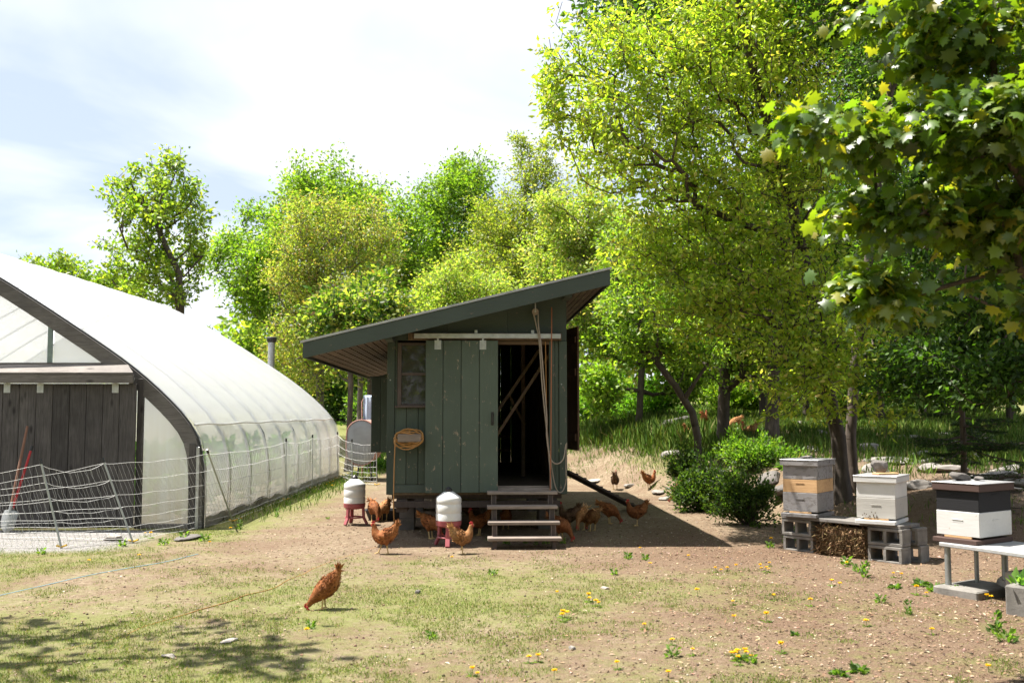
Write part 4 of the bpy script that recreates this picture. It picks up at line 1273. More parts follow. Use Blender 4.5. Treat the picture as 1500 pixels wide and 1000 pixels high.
# ramp
def build_ramp():
    a = Vector((0.80, 15.3, .70)); b = ground(932, 747)
    root = empty('chicken_ramp', b, 0, 'dark narrow plank ramp sloping from the coop side to the ground', 'ramp')
    A = a - b; B = Vector((0, 0, .03))
    m = MB(); m.beam(A, B, .22, .035, .004); m.build('plank', M['trim_brown'], root)
    d = (B - A); u = d.normalized(); s = u.cross(Vector((0, 0, 1))).normalized(); n = s.cross(u)
    for k in range(1, 9):
        c = A + d * (k / 9) + n * .027
        m = MB(); m.beam(c - s * .10, c + s * .10, .03, .018, .002); m.build('cleat', M['trim_brown'], root)
build_ramp()

# feeders and trough
def build_feeder(px, py, label, rz):
    p = ground(px, py)
    root = empty('poultry_feeder', p, rz, label, 'feeder', 'barrel feeders')
    m = MB(); m.lathe([(.135, .30), (.152, .305), (.153, .375), (.149, .385), (.149, .395), (.153, .405), (.153, .485), (.148, .495), (.148, .505), (.153, .515), (.152, .565), (.142, .58), (.06, .64), (.045, .645)], (0, 0, 0), 36); m.build('barrel', M['white_plastic'], root, True)
    m = MB(); m.lathe([(.042, .646), (.044, .672), (.03, .684), (.012, .70)], (0, 0, 0), 18); m.build('cap', M['black_plastic'], root, True)
    m = MB(); m.lathe([(.05, .215), (.12, .225), (.150, .245), (.156, .299), (.150, .3005), (.140, .25)], (0, 0, 0), 36); m.build('tray', M['pink_plastic'], root, True)
    for k in range(3):
        a = math.radians(90 + 120 * k)
        c, s = math.cos(a), math.sin(a)
        m = MB(); M3 = Matrix.Rotation(a, 3, 'Z')
        m.beam((c * .125, s * .125, .26), (c * .135, s * .135, .09), .05, .035, .006, (c, s, 0))
        m.beam((c * .135, s * .135, .10), (c * .185, s * .185, .006), .055, .032, .006, (c, s, 0))
        m.build('leg', M['pink_plastic'], root)
    m = MB(); pts = [(math.cos(a) * .125, math.sin(a) * .125, .105) for a in np.linspace(0, 2 * math.pi, 25)]; m.tube(pts, .012, 6, False); m.build('ring', M['pink_plastic'], root, True)
build_feeder(519, 768, 'white barrel feeder on red legs left of the coop corner', math.radians(25))
build_feeder(657, 799, 'white barrel feeder on red legs in front of the sliding door', math.radians(60))
def build_trough():
    p = ground(566, 762)
    p.y += .12
    root = empty('feed_trough', p, math.radians(3), 'black rubber feed trough by the left front corner of the coop', 'trough')
    m = MB(); vs = []; fs = []
    rings = [(.27, .12, .0), (.32, .165, .145), (.335, .18, .15), (.335, .18, .138), (.30, .148, .138), (.25, .105, .02)]
    rings = [(.27, .12, .0), (.325, .17, .14), (.34, .185, .143), (.34, .185, .152), (.305, .15, .150), (.255, .108, .02)]
    n = 24
    for (a, b, z) in rings:
        for k in range(n):
            t = 2 * math.pi * k / n
            c, s = math.cos(t), math.sin(t)
            e = .35
            vs.append((a * math.copysign(abs(c) ** e, c), b * math.copysign(abs(s) ** e, s), z))
    for i in range(len(rings) - 1):
        for k in range(n): fs.append((i * n + k, i * n + (k + 1) % n, (i + 1) * n + (k + 1) % n, (i + 1) * n + k))
    fs.append(tuple(range(n))[::-1]); fs.append(tuple(5 * n + k for k in range(n)))
    m.add(vs, fs); m.build('tub', M['black_rubber'], root, True)
    m = MB(); m.span(-.24, .24, -.095, .095, .022, .06, .01); m.build('feed', M['straw_floor'], root)
build_trough()
# ---------------------------------------------------------------- bee yard
BYAW = math.radians(-50)
def build_bee_yard():
    S = Vector((3.17, 11.75, 0.0))
    R3 = Matrix.Rotation(BYAW, 3, 'Z')
    def L(x, y, z): 
        p = S + R3 @ Vector((x, y, 0)); return Vector((p.x, p.y, z))
    zg = min(th(*L(.2, .1, 0).xy), th(*L(1.3, .1, 0).xy)) - .01
    # one cinder block, cores facing forward
    m = MB(); w, d, h = .39, .19, .185; t = .032
    m.span(-w / 2, w / 2, -d / 2, d / 2, -h / 2, -h / 2 + t, .004); m.span(-w / 2, w / 2, -d / 2, d / 2, h / 2 - t, h / 2, .004)
    for x in (-w / 2 + t / 2, 0, w / 2 - t / 2):
        m.span(x - t / 2, x + t / 2, -d / 2 + .001, d / 2 - .001, -h / 2 + t + .0005, h / 2 - t - .0005)
    bme = m.mesh('cinder_block'); bme.materials.append(M['concrete'])
    spots = [((.17, .10, .28), 0.0, 'upper cinder block under the left end of the hive bench'),
             ((.18, .11, .09), .03, 'lower cinder block under the left end of the hive bench'),
             ((1.28, .08, .28), .04, 'upper front cinder block under the white hive'),
             ((1.28, .075, .09), -.02, 'lower front cinder block under the white hive'),
             ((1.33, .34, .28), -.05, 'upper rear cinder block behind the white hive stack'),
             ((1.34, .35, .09), .03, 'lower rear cinder block behind the white hive stack')]
    for (x, y, z), r, lab in spots:
        o = link_mesh('cinder_block', bme, None, None, L(x, y, zg + z), (0, 0, BYAW + r))
        tag(o, lab, 'cinder block', 'blocks of the hive bench')
    root = empty('bench_plank', L(0, 0, zg + .376), BYAW, 'long grey weathered planks laid on cinder blocks under two hives', 'bench')
    for i, y in enumerate((0.0, .205)):
        m = MB(); m.span(-.03 + .04 * i, 1.46, y + .0, y + .20, 0.0, .036, .005); m.build('plank', M['plank_grey'], root)
    # hay bale under the bench
    rng = np.random.default_rng(4)
    b = empty('hay_bale', L(.74, .2, zg), BYAW, 'crumbling brown hay bale stuffed under the hive bench', 'hay bale')
    m = MB(); m.box((0, 0, .17), (.62, .34, .33), None, .03); m.build('bale', M['hay'], b)
    n = 2600
    f = rng.integers(0, 3, n)
    px_ = rng.uniform(-.32, .32, n); pz = rng.uniform(.0, .335, n); py = rng.uniform(-.17, .17, n)
    pos = np.stack([px_, np.where(f < 2, -.172 - .01 * rng.random(n), py), np.where(f < 2, pz, .338)], -1)
    dirs = rng.normal(size=(n, 3)); dirs[:, 2] -= .9; dirs[:, 1] -= .25
    me = scatter('straw', pos, frames(rng, n, 0, dirs, .4), .05 + .06 * rng.random(n), palette(rng, n, [(.27, .18, .095), (.17, .105, .052), (.09, .055, .03)], [.4, .4, .2]), LEAF_V, LEAF_F, .008)  # straw colours darkened too, for the shade of the bench
    o = link_mesh('straw', me, M['litter'], b); o['kind'] = 'stuff'

    def hive(center, yaw, boxes, lid, lidtop, floor, label, handles, lean=0.0):
        root = empty('bee_hive', center, yaw, label, 'beehive', 'beehives')
        root.rotation_euler = (0, lean, yaw)
        W, Dp = .41, .51
        z = .0
        m = MB(); m.span(-W / 2 - .005, W / 2 + .005, -Dp / 2 - .06, Dp / 2, z, z + .04, .004); m.build('bottom_board', M[floor], root)
        m = MB(); m.span(-.13, .13, -Dp / 2 - .004, -Dp / 2 + .016, z + .041, z + .058, .002); m.build('entrance_reducer', M['hive_tan'], root)
        z += .042
        first = True
        for mt, hh in boxes:
            bo = 0.0 if first else .002
            m = MB()
            z0 = z + (.018 if first else 0)
            m.span(-W / 2 + bo, W / 2 - bo, -Dp / 2 + bo, Dp / 2 - bo, z0, z + hh - .002, .004)
            body = m.build('hive_box', M[mt], root)
            # recessed grips, set as dark scoops proud by a hair with a lip
            zc = z + hh * .62
            m = MB(); y = -Dp / 2 + bo
            m.add([(-.05, y - .001, zc - .008), (.05, y - .001, zc - .008), (.04, y - .001, zc + .012), (-.04, y - .001, zc + .012)], [(0, 1, 2, 3)])
            m.span(-.052, .052, y - .005, y - .0015, zc + .012, zc + .018, .001)
            m.build('grip', M[mt], body)
            m = MB(); x = W / 2 - bo
            m.span(x + .0015, x + .005, -.052, .052, zc + .012, zc + .018, .001)
            m.add([(x + .001, -.05, zc - .008), (x + .001, .05, zc - .008), (x + .001, .04, zc + .012), (x + .001, -.04, zc + .012)], [(0, 1, 2, 3)])
            m.build('grip', M[mt], body)
            z += hh; first = False
        m = MB(); m.span(-W / 2 - .022, W / 2 + .022, -Dp / 2 - .022, Dp / 2 + .022, z - .035, z + .028, .004); m.build('lid', M[lid], root)
        m = MB(); m.span(-W / 2 - .026, W / 2 + .026, -Dp / 2 - .026, Dp / 2 + .026, z + .029, z + .036, .002); m.build('lid_cover', M[lidtop], root)
        return root, z + .036
    zt = zg + .412
    c1 = L(.20, .22, zt); r1, h1 = hive(c1, math.radians(-38), [('hive_grey', .235), ('hive_tan', .150), ('hive_grey', .19)], 'hive_grey', 'lid_metal', 'hive_grey', 'weathered grey hive with one bare tan wood box, left end of bench', True)
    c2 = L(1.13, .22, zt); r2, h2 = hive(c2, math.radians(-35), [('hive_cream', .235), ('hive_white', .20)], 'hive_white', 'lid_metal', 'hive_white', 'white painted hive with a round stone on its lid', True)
    rock(c1 + Vector((0, .05, h1 + .02)), (.17, .12, .07), M['stone'], 1, .4, 0, 'stone', 'small flat stone on the lid of the grey and tan hive', 'stone')
    rock(c2 + Vector((.02, .12, h2 + .085)), (.23, .19, .20), M['stone_dark'], 2, 1.2, 0, 'stone', 'round dark grey stone sitting on the white hive', 'stone')
    m = MB(); m.box((0, 0, 0), (.26, .12, .02), None, .004)
    o = m.build('wood_shim', M['hive_tan'], None); o.location = c2 + Vector((.05, .02, h2 + .010)); o.rotation_euler = (0, 0, .3)
    tag(o, 'flat brown wood scrap under the stone on the white hive', 'wood scrap')
    # bees at the white hive entrance
    bm_ = MB(); bm_.tube([(-.007, 0, 0), (-.002, 0, .001), (.004, 0, .001), (.008, 0, 0)], [.002, .0042, .0042, .002], 6)
    bee = bm_.mesh('honey_bee', True); bee.materials.append(M['bee'])
    rr = random.Random(3)
    M2 = Matrix.Rotation(math.radians(-35), 3, 'Z')
    for k in range(14):
        x, z = rr.gauss(-.03, .05), rr.choice([.045 + abs(rr.gauss(0, .03)) + .02 for _ in range(3)])
        q = c2 + M2 @ Vector((x, -.262, z))
        o = link_mesh('honey_bee', bee, None, None, q, (rr.uniform(0, 6), math.pi / 2, rr.uniform(0, 3)))
        tag(o, 'tiny dark bee at the entrance of the white hive', 'bee', 'bees on the white hive')
    # stone slab table with pipe legs
    A = Vector((3.80, 8.97, 0))
    ty = math.radians(-63)
    zt3 = .445
    root = empty('slab_table', (A.x, A.y, 0), ty, 'grey stone slab table on pipe legs under the black and white hive', 'table')
    m = MB(); m.span(0, 1.5, 0, .66, zt3 - .035, zt3, .006); m.build('slab', M['granite'], root)
    for (x, y, r) in ((.05, .05, .027), (.10, .36, .02), (.34, .42, .027), (1.3, .08, .027), (1.4, .58, .027)):
        m = MB(); m.tube([(x, y, .075 if x < .5 else -.03), (x, y, zt3 - .036)], r, 12); m.build('leg', M['steel'], root, True)
    pad = empty('concrete_pad', (A.x, A.y, 0), ty, 'low concrete footing slab under the pipe legs of the stone table', 'footing')
    m = MB(); m.box((.18, .23, .025), (.42, .62, .10), Matrix.Rotation(.12, 3, 'Z'), .012); m.build('footing', M['concrete'], pad)
    m = MB(); m.box((.62, .30, .10), (.20, .26, .30), None, .012)
    o = m.build('support_stone', M['stone_pale'], None, False, (A.x, A.y, 0), (0, 0, ty)); 
    tag(o, 'pale squared stone standing under the right of the stone table', 'stone')
    hyaw = math.radians(-56)
    M4 = Matrix.Rotation(hyaw, 3, 'Z')
    corner = at(1430, 796, 8.70); corner.z = zt3 + .001
    c3 = corner - M4 @ Vector((.205, -.315, 0)); c3.z = zt3 + .002
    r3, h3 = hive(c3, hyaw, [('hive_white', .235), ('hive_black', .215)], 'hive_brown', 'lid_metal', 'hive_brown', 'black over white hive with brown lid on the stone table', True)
    rock(c3 + Vector((-.06, .12, h3 + .035)), (.24, .15, .12), M['stone_dark'], 0, .5, .25, 'stone', 'dark broken stone on the lid of the black and white hive', 'stone')
    rock(c3 + Vector((.10, .10, h3 + .02)), (.12, .09, .07), M['stone_dark'], 3, 1.5, 0, 'stone', 'small dark stone beside the broken one on the brown lid', 'stone')
    # stone planter at the right edge
    p = ground(1500, 902)
    root = empty('stone_planter', p, math.radians(-50), 'small concrete planter with a green plant at the right edge', 'planter')
    m = MB(); m.box((.05, .12, .11), (.34, .34, .24), None, .012); m.build('trough', M['concrete'], root)
    rng = np.random.default_rng(5); n = 90
    pos = np.stack([rng.normal(.05, .08, n), rng.normal(.12, .08, n), .235 + .02 * rng.random(n)], -1)
    dirs = rng.normal(size=(n, 3)) * .8; dirs[:, 2] += 1
    me = scatter('leaf_tuft', pos, frames(rng, n, .5, dirs, .2), .07 + .07 * rng.random(n), palette(rng, n, [(.12, .25, .05), (.2, .33, .09)]), LEAF_V, LEAF_F)
    link_mesh('leaf_tuft', me, M['leaf'], root)
build_bee_yard()
# ---------------------------------------------------------------- hens
def hen_body(spine, thighs, name):
    """loft of ellipses along a spine in the x-z plane, thighs and wings fused by a voxel remesh"""
    import bmesh
    sp = np.array(spine, float); sp[:, 0] *= .86
    k = len(sp); s = np.linspace(0, 1, k); q = np.linspace(0, 1, 40)
    def cr(col_):
        out = []
        for t in q:
            x = t * (k - 1); i = min(int(x), k - 2); f = x - i
            p = [sp[max(i - 1, 0), col_], sp[i, col_], sp[i + 1, col_], sp[min(i + 2, k - 1), col_]]
            out.append(.5 * ((2 * p[1]) + (p[2] - p[0]) * f + (2 * p[0] - 5 * p[1] + 4 * p[2] - p[3]) * f * f + (3 * p[1] - p[0] - 3 * p[2] + p[3]) * f ** 3))
        return np.array(out)
    X, Z, A, B = cr(0), cr(1), np.maximum(cr(2), .004), np.maximum(cr(3), .004)
    tx, tz = np.gradient(X), np.gradient(Z); l = np.hypot(tx, tz); tx /= l; tz /= l
    n = 22; vs = []; fs = []
    for i in range(40):
        for j in range(n):
            a = 2 * math.pi * j / n
            h = A[i] * math.sin(a); w_ = B[i] * math.cos(a)
            vs.append((X[i] - tz[i] * h, w_, Z[i] + tx[i] * h))
    for i in range(39):
        for j in range(n): fs.append((i * n + j, i * n + (j + 1) % n, (i + 1) * n + (j + 1) % n, (i + 1) * n + j))
    fs.append(tuple(range(n))[::-1]); fs.append(tuple(39 * n + j for j in range(n)))
    m = MB(); m.add(vs, fs)
    for hip, hock in thighs:
        hip = Vector(hip); hock = Vector(hock)
        m.tube([hip, hip.lerp(hock, .35), hip.lerp(hock, .7), hock], [.045, .043, .028, .013], 12)
    surf = (X, Z, A, B, tx, tz)
    tmp = m.build(name, None)
    md = tmp.modifiers.new('r', 'REMESH'); md.mode = 'VOXEL'; md.voxel_size = .0085; md.use_smooth_shade = True
    sm = tmp.modifiers.new('s', 'SMOOTH'); sm.iterations = 3; sm.factor = .5
    dg = bpy.context.evaluated_depsgraph_get()
    me = bpy.data.meshes.new_from_object(tmp.evaluated_get(dg))
    me.name = name
    old = tmp.data
    bpy.data.objects.remove(tmp); bpy.data.meshes.remove(old)
    return me, surf

def hen_feathers(surf, seed, n=760):
    rng = np.random.default_rng(seed)
    X, Z, A, B, tx, tz = surf
    i = rng.integers(2, 33, n); a = rng.uniform(0, 2 * math.pi, n)
    h = A[i] * np.sin(a); w = B[i] * np.cos(a)
    pos = np.stack([X[i] - tz[i] * h, w, Z[i] + tx[i] * h], -1)
    nr = np.stack([-tz[i] * np.sin(a) / A[i], np.cos(a) / B[i], tx[i] * np.sin(a) / A[i]], -1)
    nr /= np.linalg.norm(nr, axis=1, keepdims=True)
    t = np.stack([-tx[i], np.zeros(n), -tz[i]], -1) + nr * .32 + rng.normal(size=(n, 3)) * .16
    t /= np.linalg.norm(t, axis=1, keepdims=True)
    nn = nr - t * np.sum(nr * t, 1, keepdims=True); nn /= np.linalg.norm(nn, axis=1, keepdims=True)
    sz = np.clip(.038 * (A[i] + B[i]) / .15, .014, .052) * rng.uniform(.7, 1.2, n)
    pos = pos - nr * .003
    # tail fan
    m = 16
    tp = np.stack([np.full(m, X[4]), rng.normal(0, .018, m), np.full(m, Z[4])], -1)
    td = np.stack([np.full(m, X[0] - X[5]), rng.normal(0, .035, m), np.full(m, Z[0] - Z[5])], -1) + rng.normal(size=(m, 3)) * .02
    td /= np.linalg.norm(td, axis=1, keepdims=True)
    tn = np.tile([[0.15, 1.0, 0.0]], (m, 1)) * rng.choice([-1, 1], (m, 1)); tn = tn - td * np.sum(tn * td, 1, keepdims=True); tn /= np.linalg.norm(tn, axis=1, keepdims=True)
    P = np.vstack([pos, tp]); T = np.vstack([t, td]); NN = np.vstack([nn, tn])
    S = np.r_[sz, rng.uniform(.09, .13, m)]
    W = np.r_[sz * .95, np.full(m, .05)]
    # wing primaries along each flank
    return scatter('plumage', P, (T, np.cross(NN, T), NN), S, np.repeat(np.clip(rng.normal(1.0, .33, (len(P), 1)), .3, 1.8), 3, 1), LEAF_V, LEAF_F, W)

STAND = [(-.205, .41, .010, .010), (-.185, .38, .040, .020), (-.15, .335, .060, .036), (-.11, .285, .080, .062), (-.04, .25, .098, .084), (.03, .235, .104, .088), (.09, .245, .092, .078), (.135, .285, .066, .056), (.155, .33, .046, .040), (.163, .365, .036, .031), (.170, .392, .031, .027), (.178, .412, .026, .022), (.182, .428, .008, .008)]
PECK = [(-.165, .45, .010, .010), (-.155, .42, .036, .020), (-.13, .375, .054, .036), (-.095, .325, .080, .062), (-.045, .275, .100, .084), (.01, .225, .104, .088), (.07, .178, .092, .078), (.125, .136, .066, .056), (.168, .102, .046, .040), (.195, .076, .034, .030), (.212, .055, .030, .027), (.224, .036, .024, .021), (.230, .022, .007, .007)]
FEED = [(-.235, .37, .010, .010), (-.20, .355, .038, .020), (-.155, .33, .060, .036), (-.11, .29, .080, .062), (-.04, .255, .098, .084), (.03, .235, .104, .088), (.09, .215, .090, .078), (.14, .185, .062, .054), (.175, .15, .044, .038), (.20, .115, .034, .030), (.215, .085, .030, .027), (.225, .062, .025, .021), (.230, .046, .007, .007)]
def make_hen(pose, legs, seed):
    spine = {'stand': STAND, 'peck': PECK, 'feed': FEED}[pose]
    th_ = [((-.02 if pose != 'peck' else 0, sy * .05, .20), (hx, sy * .045, hzz)) for sy, (hx, hzz, fx, fz) in zip((-1, 1), legs)]
    me, surf = hen_body(spine, th_, 'body')
    pl = hen_feathers(surf, seed)
    parts = {'body': me, 'plumage': pl}
    X, Z, A, B, tx, tz = surf
    lm = []
    for sy, (hx, hzz, fx, fz) in zip((-1, 1), legs):
        m = MB(); y = sy * .045
        m.tube([(hx, y, hzz + .01), ((hx + fx) / 2, y, (hzz + fz) / 2), (fx, y, fz + .012)], [.011, .0085, .009], 8)
        for ang, l in ((0, .055), (.55, .048), (-.55, .048), (math.pi, .025)):
            e = Vector((fx + math.cos(ang) * l, y + math.sin(ang) * l, fz + .004))
            m.tube([(fx, y, fz + .012), ((fx + e.x) / 2, (y + e.y) / 2, fz + .012), e], [.008, .0062, .003], 6)
        lm.append(m.mesh('leg', True))
    parts['legs'] = lm
    # head furniture in the head frame
    hp = Vector((X[-4], 0, Z[-4])); d = Vector((tx[-4], 0, tz[-4]))
    fwd = Vector((1, 0, .0)) if pose == 'stand' else (Vector((.55, 0, -1)).normalized())
    up = Vector((0, 0, 1)) if pose == 'stand' else Vector((1, 0, .55)).normalized()
    m = MB(); m.tube([hp + fwd * .018, hp + fwd * .034, hp + fwd * .050 - up * .006], [.011, .008, .0015], 8); parts['beak'] = m.mesh('beak', True)
    m = MB(); pr = [(-.026, .012), (.026, .010), (.030, .026), (.020, .030), (.014, .046), (.005, .034), (-.004, .052), (-.012, .036), (-.022, .044), (-.030, .024)]
    vs = [hp + fwd * (x) + up * z + Vector((0, s_ * .0045, 0)) for s_ in (-1, 1) for x, z in pr]; n = len(pr)
    m.add(vs, [tuple(range(n)), tuple(range(n, 2 * n))[::-1]] + [(i, n + i, n + (i + 1) % n, (i + 1) % n) for i in range(n)]); parts['comb'] = m.mesh('comb')
    m = MB()
    for sy in (-1, 1):
        m.tube([hp + fwd * .022 - up * .004 + Vector((0, sy * .010, 0)), hp + fwd * .024 - up * .022 + Vector((0, sy * .012, 0)), hp + fwd * .022 - up * .036 + Vector((0, sy * .011, 0))], [.006, .010, .004], 8)
        m.tube([hp + fwd * .006 + up * .002 + Vector((0, sy * .018, 0)), hp + fwd * .006 + up * .002 + Vector((0, sy * .0235, 0))], [.014, .008], 8)
    parts['wattle'] = m.mesh('wattle', True)
    em = []
    for sy in (-1, 1):
        m = MB(); c = hp + fwd * .010 + up * .006 + Vector((0, sy * .0225, 0))
        m.tube([c - Vector((0, sy * .003, 0)), c + Vector((0, sy * .0025, 0))], [.0055, .003], 8); em.append(m.mesh('eye', True))
    parts['eyes'] = em
    # folded wing: a flattened teardrop on each flank
    wm = []
    ib = 17
    for sy in (-1, 1):
        m = MB(); vs = []; fs = []
        c = Vector((X[ib], 0, Z[ib])); dd = Vector((-tx[ib], 0, -tz[ib])); uu = Vector((tz[ib], 0, -tx[ib])) * -1
        for i, (t, hh, th2) in enumerate([(-.085, .006, .0), (-.07, .030, .012), (-.03, .050, .018), (.03, .052, .018), (.09, .038, .013), (.14, .018, .008), (.17, .004, .003)]):
            ii = int(np.clip(ib - t * 100, 3, 30))
            for j in range(7):
                f = -1 + 2 * j / 6
                zoff = f * hh + .018 - t * .12
                wloc = B[ii] * math.sqrt(max(0.05, 1 - (zoff / (A[ii] + 1e-6)) ** 2))
                p = c + dd * t + uu * zoff; p.y = sy * (wloc + th2 * (1 - f * f) - .003)
                vs.append(p)
        for i in range(6):
            for j in range(6): fs.append((i * 7 + j, i * 7 + j + 1, i * 7 + j + 8, i * 7 + j + 7))
        m.add(vs, fs); wm.append(m.mesh('wing', True))
    parts['wings'] = wm
    return parts
LEG_STAND = [(-.01, .115, .005, 0), (-.01, .115, .0, 0)]
LEG_WALK = [(.035, .13, .085, 0), (-.035, .115, -.055, 0)]
LEG_LIFT = [(-.01, .115, .0, 0), (.03, .14, .01, .045)]
HENS = {'stand': make_hen('stand', LEG_STAND, 1), 'walk': make_hen('stand', LEG_WALK, 2), 'lift': make_hen('stand', LEG_LIFT, 3),
        'peck': make_hen('peck', [(.015, .12, .0, 0), (.03, .12, .04, 0)], 4), 'feed': make_hen('feed', LEG_STAND, 5)}
_MC = {}
def with_mat(me, mat):
    key = (me.name, mat.name)
    if key not in _MC:
        c = me.copy(); c.materials.clear(); c.materials.append(mat); _MC[key] = c
    return _MC[key]
def hen(px, py, pose, heading, coat, label, size=1.0, D=None, lift=0.0):
    p = ground(px, py) if D is None else Vector((at(px, py, D).x, D, 0))
    if D is not None: p.z = th(p.x, p.y)
    root = empty('hen', p + Vector((0, 0, lift)), math.radians(heading), label, 'hen', 'brown hens in the yard')
    root.scale = (size * .82,) * 3
    H = HENS[pose]
    link_mesh('body', with_mat(H['body'], M[coat]), None, root)
    link_mesh('plumage', with_mat(H['plumage'], M[coat + '_feather']), None, root)
    for me in H['wings']: link_mesh('wing', with_mat(me, M[coat]), None, root)
    for me in H['legs']: link_mesh('leg', with_mat(me, M['shank']), None, root)
    link_mesh('beak', with_mat(H['beak'], M['beak']), None, root)
    link_mesh('comb', with_mat(H['comb'], M['comb']), None, root)
    link_mesh('wattle', with_mat(H['wattle'], M['comb']), None, root)
    for me in H['eyes']: link_mesh('eye', with_mat(me, M['eye']), None, root)
hen(477, 892, 'peck', 190, 'hen', 'rust brown hen pecking the lawn in front with tail raised', .9)
hen(563, 811, 'walk', 186, 'hen', 'brown hen striding left beneath the hanging orange cord', 1.0)
hen(676, 811, 'lift', 25, 'hen_buff', 'buff hen with one foot lifted in front of the red feeder legs', .95)
hen(631, 789, 'feed', -28, 'hen', 'brown hen in shade feeding at the left of the door feeder', 1.0)
hen(548, 752, 'feed', -62, 'hen', 'rust hen bent over the left end of the black trough', 1.0, 14.75)
hen(563, 752, 'feed', -112, 'hen_buff', 'paler hen bent over the middle of the black trough', 1.0, 14.85)
hen(702, 784, 'stand', 195, 'hen', 'brown hen in the shade just left of the steps', .95)
hen(690, 766, 'feed', 20, 'hen_dark', 'dark hen deep in the shade under the coop behind the feeder', 1.0)
hen(741, 775, 'stand', 100, 'hen', 'brown hen half hidden behind the coop steps', .95)
hen(822, 793, 'feed', -35, 'hen', 'rust hen pecking low at the right foot of the steps', 1.02)
hen(834, 776, 'stand', 160, 'hen_dark', 'dark hen in shade just right of the steps with head up', 1.0)
hen(852, 776, 'feed', 245, 'hen_buff', 'tan hen in the middle of the shaded group right of the steps', 1.0)
hen(868, 778, 'feed', 115, 'hen_buff', 'tan hen with upright tail at the right of the shaded group', 1.0)
hen(893, 767, 'feed', -20, 'hen', 'brown hen pecking rightwards in the coop shadow', 1.0)
hen(933, 770, 'stand', 172, 'hen', 'brown hen facing left at the right of the coop shadow', 1.0)
hen(901, 717, 'stand', 75, 'hen_dark', 'dark hen in sun just above the chicken ramp', 1.05)
hen(951, 716, 'stand', 20, 'hen', 'bright rust hen standing in sun left of the dark bush', 1.0)
hen(992, 735, 'peck', 205, 'hen', 'rust hen head down at the edge of the dark bush', 1.0)
hen(1029, 748, 'feed', 10, 'hen_buff', 'buff hen crouched low right below the dark bush', .95)
hen(1012, 646, 'stand', 15, 'hen', 'rust hen in long grass left of the curved tree trunk', 1.1)
hen(1032, 628, 'stand', 60, 'hen', 'rust hen on the bank behind the curved tree trunk', 1.2)
hen(1077, 632, 'feed', 200, 'hen_buff', 'orange hen pecking on the bank right of the straight trunk', 1.15)
hen(1098, 645, 'stand', 170, 'hen_buff', 'pale orange hen on the bank above the bright green shrub', 1.1)
# ---------------------------------------------------------------- trees
def grow(rng, trunk, blobs, n_att, wpath=0.28, jitter=0.12, clump=9, csize=.13):
    """trunk: polyline (k,3). blobs: (cx,cy,cz,rx,ry,rz,weight). returns nodes, parent, depth"""
    nodes = [np.array(trunk[0], float)]; par = [-1]; plen = [0.0]
    for a, b in zip(trunk[:-1], trunk[1:]):
        a = np.array(a, float); b = np.array(b, float)
        k = max(2, int(np.linalg.norm(b - a) / 0.45))
        for i in range(1, k + 1):
            p = a + (b - a) * i / k
            par.append(len(nodes) - 1); plen.append(plen[-1] + np.linalg.norm(p - nodes[-1])); nodes.append(p)
    nt = len(nodes)
    low = nt // 3
    att = []
    w = np.array([b[6] for b in blobs], float); w /= w.sum()
    for b, cnt in zip(blobs, rng.multinomial(n_att, w)):
        if cnt == 0: continue
        nc = max(3, cnt // clump)
        v = rng.normal(size=(nc, 3)); v /= np.linalg.norm(v, axis=1, keepdims=True) + 1e-9
        r = rng.random(nc) ** (1 / 2.6)
        cc = v * r[:, None]
        i = rng.integers(0, nc, cnt)
        att.append(np.array(b[:3]) + (cc[i] + rng.normal(size=(cnt, 3)) * csize) * np.array(b[3:6]))
    att = np.vstack(att)
    base = np.array(nodes[low])
    att = att[np.argsort(np.linalg.norm(att - base, axis=1))]
    cap = nt + len(att) * 4 + 10
    NP = np.zeros((cap, 3)); NP[:nt] = nodes; PL = np.zeros(cap); PL[:nt] = plen; PAR = np.full(cap, -1); PAR[:nt] = par
    c = nt
    for a in att:
        lo = low
        d = np.linalg.norm(NP[lo:c] - a, axis=1)
        cost = d + wpath * PL[lo:c] + 0.35 * np.maximum(0, NP[lo:c, 2] - a[2])
        j = lo + int(np.argmin(cost))
        L = np.linalg.norm(a - NP[j])
        if L < 0.02: continue
        k = 1 if L < 0.5 else (2 if L < 1.4 else 3)
        prev = j; start = NP[j].copy()
        for i in range(1, k + 1):
            f = i / k
            p = start + (a - start) * f
            if i < k: p = p + rng.normal(size=3) * jitter * L * .35 + np.array([0, 0, -.04 * L])
            if c >= cap: break
            NP[c] = p; PAR[c] = prev; PL[c] = PL[prev] + np.linalg.norm(p - NP[prev]); prev = c; c += 1
    return NP[:c], PAR[:c], nt
